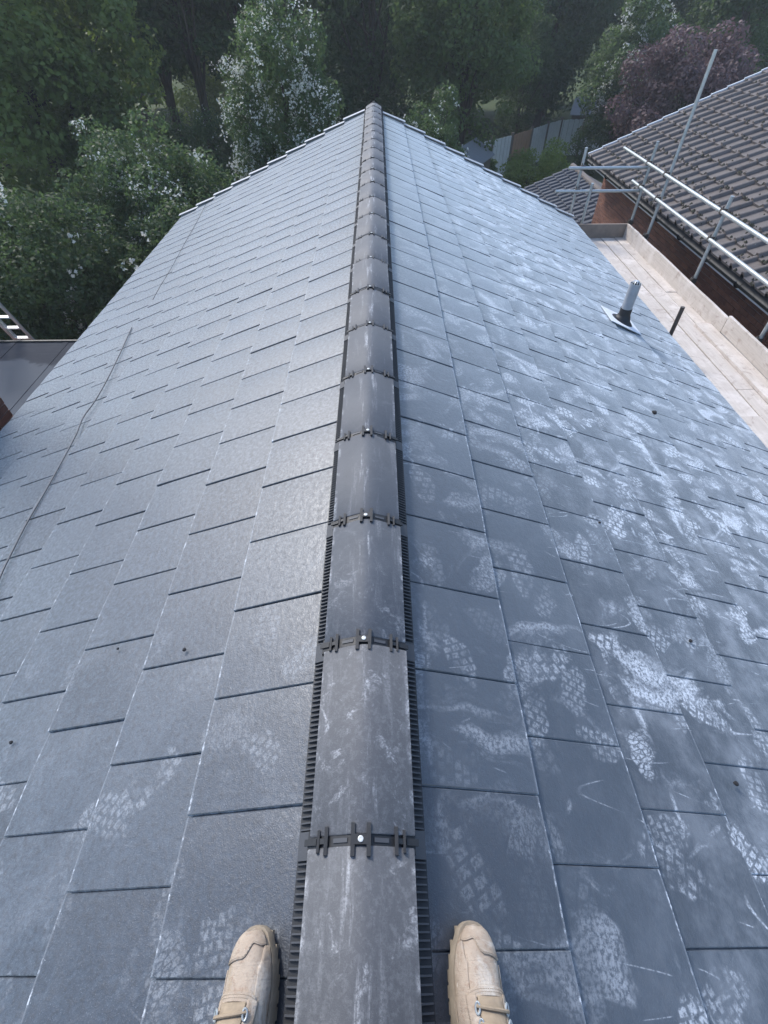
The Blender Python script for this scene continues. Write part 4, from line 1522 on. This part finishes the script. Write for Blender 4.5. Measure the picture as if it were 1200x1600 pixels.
for row, (yy, x0, x1, st) in enumerate(((47, -30, 36, 6.0), (55, -40, 46, 7.0))):
    x = x0
    while x < x1:
        src = (woodB, woodC)[k % 2]
        copy_tree(src, (x + r.uniform(-1, 1), yy + r.uniform(-2, 2), GZ + (0 if row == 0 else 0.3)), r.uniform(0, 6), r.uniform(1.05, 1.3),
                  'dark tree in the distant back rows of the wood')
        k += 1; x += st


# ------------------------------------------------------------------ the person: tan boots astride the ridge
PS = thing('person', 'person in tan suede work boots standing astride the ridge', 'person', (0, -0.2, -0.16))


def boot(side, toe, yaw):
    """local: X outwards, Y forward with the toe tip at 0, Z off the roof"""
    sg = side
    down = Vector((sg*CT, 0, -ST)); nrm = Vector((sg*ST, 0, CT))
    roll = 0.80
    a = TH*roll
    ex = Vector((sg*cos(a), 0, -sin(a)))*0.84; ez = Vector((sg*sin(a), 0, cos(a))); ey = Vector((0, 1, 0))
    cy_, sy_ = cos(yaw), sin(yaw)
    fx = ex*cy_ - ey*sy_; fy = ex*sy_ + ey*cy_
    toe = Vector(toe)

    def W(x, y, z): return tuple(toe + fx*x + fy*y + ez*z)
    YS = [0, -.002, -.006, -.013, -.022, -.034, -.05, -.07, -.09, -.11, -.13, -.15, -.175, -.20, -.23, -.26, -.28, -.292, -.298, -.30]
    WO = [0.002, .013, .022, .031, .0375, .0435, .0485, .0515, .052, .0515, .050, .0475, .044, .0415, .040, .039, .0355, .028, .018, .002]
    CX = [.004, .004, .004, .0035, .003, .002, .001, 0, -.001, -.0015, -.002, -.002, -.001, 0, 0, 0, 0, 0, 0, 0]
    HT = [.012, .020, .026, .033, .039, .0445, .049, .053, .058, .065, .074, .085, .10, .112, .115, .112, .11, .108, .10, .06]
    z0 = 0.026
    NPHI = 22

    def surf(i, ph, off=0.0):
        wv, hv = WO[i], HT[i]
        c, s_ = cos(ph), sin(ph)
        x = CX[i] + (wv+off)*math.copysign(abs(c)**0.78, c)
        z = z0 + (hv+off)*abs(s_)**0.72
        return x, YS[i], z
    mb = MB()
    mb.loft([[W(*surf(i, pi*k/NPHI)) for k in range(NPHI+1)] for i in range(len(YS))], False)
    # ankle shaft
    rings = []
    for z, wx, wy, yc in ((0.085, .040, .066, -.222), (.12, .041, .060, -.226), (.15, .043, .058, -.230), (.175, .046, .060, -.234), (.18, .043, .057, -.234), (.15, .040, .054, -.23)):
        rings.append([W(wx*cos(2*pi*k/22), yc+wy*sin(2*pi*k/22), z) for k in range(22)])
    mb.loft(rings, True, False)
    flip = (sg > 0)
    if not flip: mb.f = [f[::-1] for f in mb.f]
    o = mb.build('boot', M_SUEDE, PS, origin=toe, smooth=True)
    sub = o.modifiers.new('s', 'SUBSURF'); sub.levels = 1; sub.render_levels = 1

    def patch(name, i0, i1, phis, off, mat, cond=None):
        m = MB()
        grid = {}
        rows = []
        for i in range(i0, i1+1):
            rows.append([W(*surf(i, ph, off)) for ph in phis])
        m.loft(rows, False)
        if not flip: m.f = [f[::-1] for f in m.f]
        if cond:
            n_ = len(phis)-1
            kk = [j for j in range(len(m.f)) if cond(i0 + j//n_, phis[j % n_])]
            m.f = [m.f[j] for j in kk]; m.mi = [0]*len(kk)
        ob = m.build(name, mat, o, smooth=True)
        so_ = ob.modifiers.new('t', 'SOLIDIFY'); so_.thickness = 0.0022; so_.offset = 1.0 if True else -1
        return ob
    def surf_y(y, ph, off):
        yy = YS[::-1]
        wv = float(np.interp(y, yy, WO[::-1])); hv = float(np.interp(y, yy, HT[::-1])); cxx = float(np.interp(y, yy, CX[::-1]))
        c, s_ = cos(ph), sin(ph)
        return cxx + (wv+off)*math.copysign(abs(c)**0.78, c), y, z0 + (hv+off)*abs(s_)**0.72

    def overlay(name, ph0, ph1, front, back, off, mat, n=26, rows_=12, thick=0.0020):
        m = MB(); rows = []
        for j in range(rows_+1):
            row = []
            for k in range(n+1):
                ph = ph0 + (ph1-ph0)*k/n
                t = j/rows_
                row.append(W(*surf_y(front(ph)*(1-t) + back(ph)*t, ph, off)))
            rows.append(row)
        m.loft(rows, False)
        if not flip: m.f = [f[::-1] for f in m.f]
        ob = m.build(name, mat, o, smooth=True)
        so_ = ob.modifiers.new('t', 'SOLIDIFY'); so_.thickness = thick; so_.offset = 1.0
        return ob
    sst = lambda a, b_, x: (lambda t: t*t*(3-2*t))(min(1, max(0, (x-a)/(b_-a))))
    # toe bumper: wraps the front and dips further back on the outer side
    overlay('toe_cap', 0.25, 2.9, lambda p: -0.004, lambda p: -0.050 + 0.026*sst(1.55, 2.05, p) - 0.004*sin(p*3), 0.0006, M_SUEDE)
    overlay('side_panel', 2.32, 3.05, lambda p: -0.028 - 0.03*sst(2.75, 2.32, p), lambda p: -0.20, 0.0004, M_SUEDE)
    overlay('side_panel', 0.08, 0.55, lambda p: -0.060, lambda p: -0.20, 0.0004, M_SUEDE)
    overlay('vamp_band', 0.72, 2.42, lambda p: -0.090 - 0.014*abs(p-1.57)**2.5, lambda p: -0.103 - 0.018*abs(p-1.57)**2.5, 0.0008, M_SUEDE, thick=0.0028)
    overlay('tongue', 1.10, 2.04, lambda p: -0.104, lambda p: -0.20, 0.0012, M_LACE, thick=0.003)
    overlay('lace_stay', 0.60, 1.06, lambda p: -0.100 - 0.01*abs(p-1.0), lambda p: -0.20, 0.0025, M_SUEDE, n=6)
    overlay('lace_stay', 2.08, 2.54, lambda p: -0.100 - 0.01*abs(p-2.1), lambda p: -0.20, 0.0025, M_SUEDE, n=6)
    # metal loops and laces
    for yl in (-0.119, -0.140, -0.160, -0.180):
        for px_ in (1.0, 2.14):
            x, y, z = surf_y(yl, px_, 0.006)
            m = MB()
            pts = [W(x + 0.0040*cos(t), y + 0.0080*sin(t), z + 0.003 - (0.002*cos(t) if px_ < 1.5 else -0.002*cos(t))) for t in [2*pi*q/12 for q in range(13)]]
            m.tube(pts, 0.0020, 7)
            m.build('lace_loop', M_TUBE, o)
        m = MB()
        pts = []
        for q in range(11):
            ph = 0.96 + (2.18-0.96)*q/10
            x, y, z = surf_y(yl - 0.003 + 0.006*q/10, ph, 0.0085)
            pts.append(W(x, y, z))
        m.tube(pts, 0.0030, 7)
        m.build('lace', M_LACE, o)
    # lines of stitching
    def stitch(ph0, ph1, fy_, off):
        m = MB()
        n_ = 30
        for q in range(n_):
            pa = ph0 + (ph1-ph0)*(q+0.1)/n_; pb_ = ph0 + (ph1-ph0)*(q+0.75)/n_
            m.tube([W(*surf_y(fy_(pa), pa, off)), W(*surf_y(fy_(pb_), pb_, off))], 0.00055, 4)
        m.build('stitching', M_SOLE, o)['kind'] = 'stuff'
    stitch(0.4, 2.7, lambda p: -0.0465 + 0.026*sst(1.55, 2.05, p) - 0.004*sin(p*3), 0.0028)
    stitch(0.78, 2.36, lambda p: -0.093 - 0.014*abs(p-1.57)**2.5, 0.0038)
    stitch(0.78, 2.36, lambda p: -0.097 - 0.016*abs(p-1.57)**2.5, 0.0038)
    # sole with a welt and lugs
    m = MB()
    outl = [(CX[i]+WO[i]+0.0035, YS[i]+(0.006 if i < 4 else 0)) for i in range(len(YS))] + [(CX[i]-WO[i]-0.0035, YS[i]+(0.006 if i < 4 else 0)) for i in reversed(range(len(YS)))]
    rings = []
    for z, sc_ in ((0.004, 0.95), (0.012, 1.0), (0.026, 1.0), (0.031, 0.985), (0.031, 0.9)):
        rings.append([W(x*sc_, (y+0.15)*((1+sc_)/2)-0.15, z) for x, y in outl])
    m.loft(rings, True, True)
    if flip: m.f = [f[::-1] for f in m.f]
    sole = m.build('sole', M_SOLE, o)
    auto_smooth(sole, 35)
    m = MB()
    for q in range(13):
        y = -0.012 - q*0.0225
        i = min(range(len(YS)), key=lambda t: abs(YS[t]-y))
        for s2 in (-1, 1):
            xe = CX[i] + s2*(WO[i]+0.0012)
            c8 = []
            for zz in (0.0, 0.009):
                for xx, yy in ((xe-0.02*s2, y-0.009), (xe, y-0.009), (xe, y+0.009), (xe-0.02*s2, y+0.009)):
                    c8.append(W(xx, yy, zz))
            m.quadbox(c8)
    m.build('tread', M_SOLE, o)['kind'] = 'stuff'
    # trouser leg over the boot top
    m = MB()
    rings = []
    rr = random.Random(3 if sg > 0 else 4)
    base = toe + fy*(-0.232)
    knee = Vector((sg*0.135, base.y+0.02, 0.36))
    ank = base + ez*0.145
    for q in range(8):
        t = q/7
        c = ank.lerp(knee, t)
        w_ = 0.064 + 0.012*t + 0.003*sin(q*2.1)
        if q == 7: w_ = 0.05
        rings.append([(c.x + w_*cos(2*pi*k/20)*(1+rr.uniform(-.03, .03)), c.y + w_*1.12*sin(2*pi*k/20)*(1+rr.uniform(-.03, .03)), c.z) for k in range(20)])
    m.loft(rings, True, True)
    m.build('trouser_leg', M_TROUSER, PS, smooth=True)


def boot_spot(u, v, sg, h):
    return slope_pt(u, v, sg, h)


tl = slope_pt(399, 1452, -1, 0.0) + Vector((0.022, 0, 0.010)); tr_ = slope_pt(737, 1445, 1, 0.0) + Vector((-0.016, 0, 0.007))
boot(-1, tl - Vector((0, 0.0, 0)), 0.03)
boot(1, tr_, 0.05)

# ------------------------------------------------------------------ air
hz = bpy.data.materials.new('thin_haze')
hz.use_nodes = True
ht = hz.node_tree
for n_ in list(ht.nodes):
    if n_.type != 'OUTPUT_MATERIAL': ht.nodes.remove(n_)
pv = ht.nodes.new('ShaderNodeVolumePrincipled')
pv.inputs['Color'].default_value = (0.86, 0.93, 1.0, 1)
pv.inputs['Density'].default_value = 0.0013
pv.inputs['Anisotropy'].default_value = 0.2
ht.links.new(pv.outputs[0], ht.nodes['Material Output'].inputs['Volume'])
mb = MB(); mb.box(-265, 265, -65, 425, GROUND-1.5, 24.0)
tag(mb.build('haze', hz), kind='stuff')
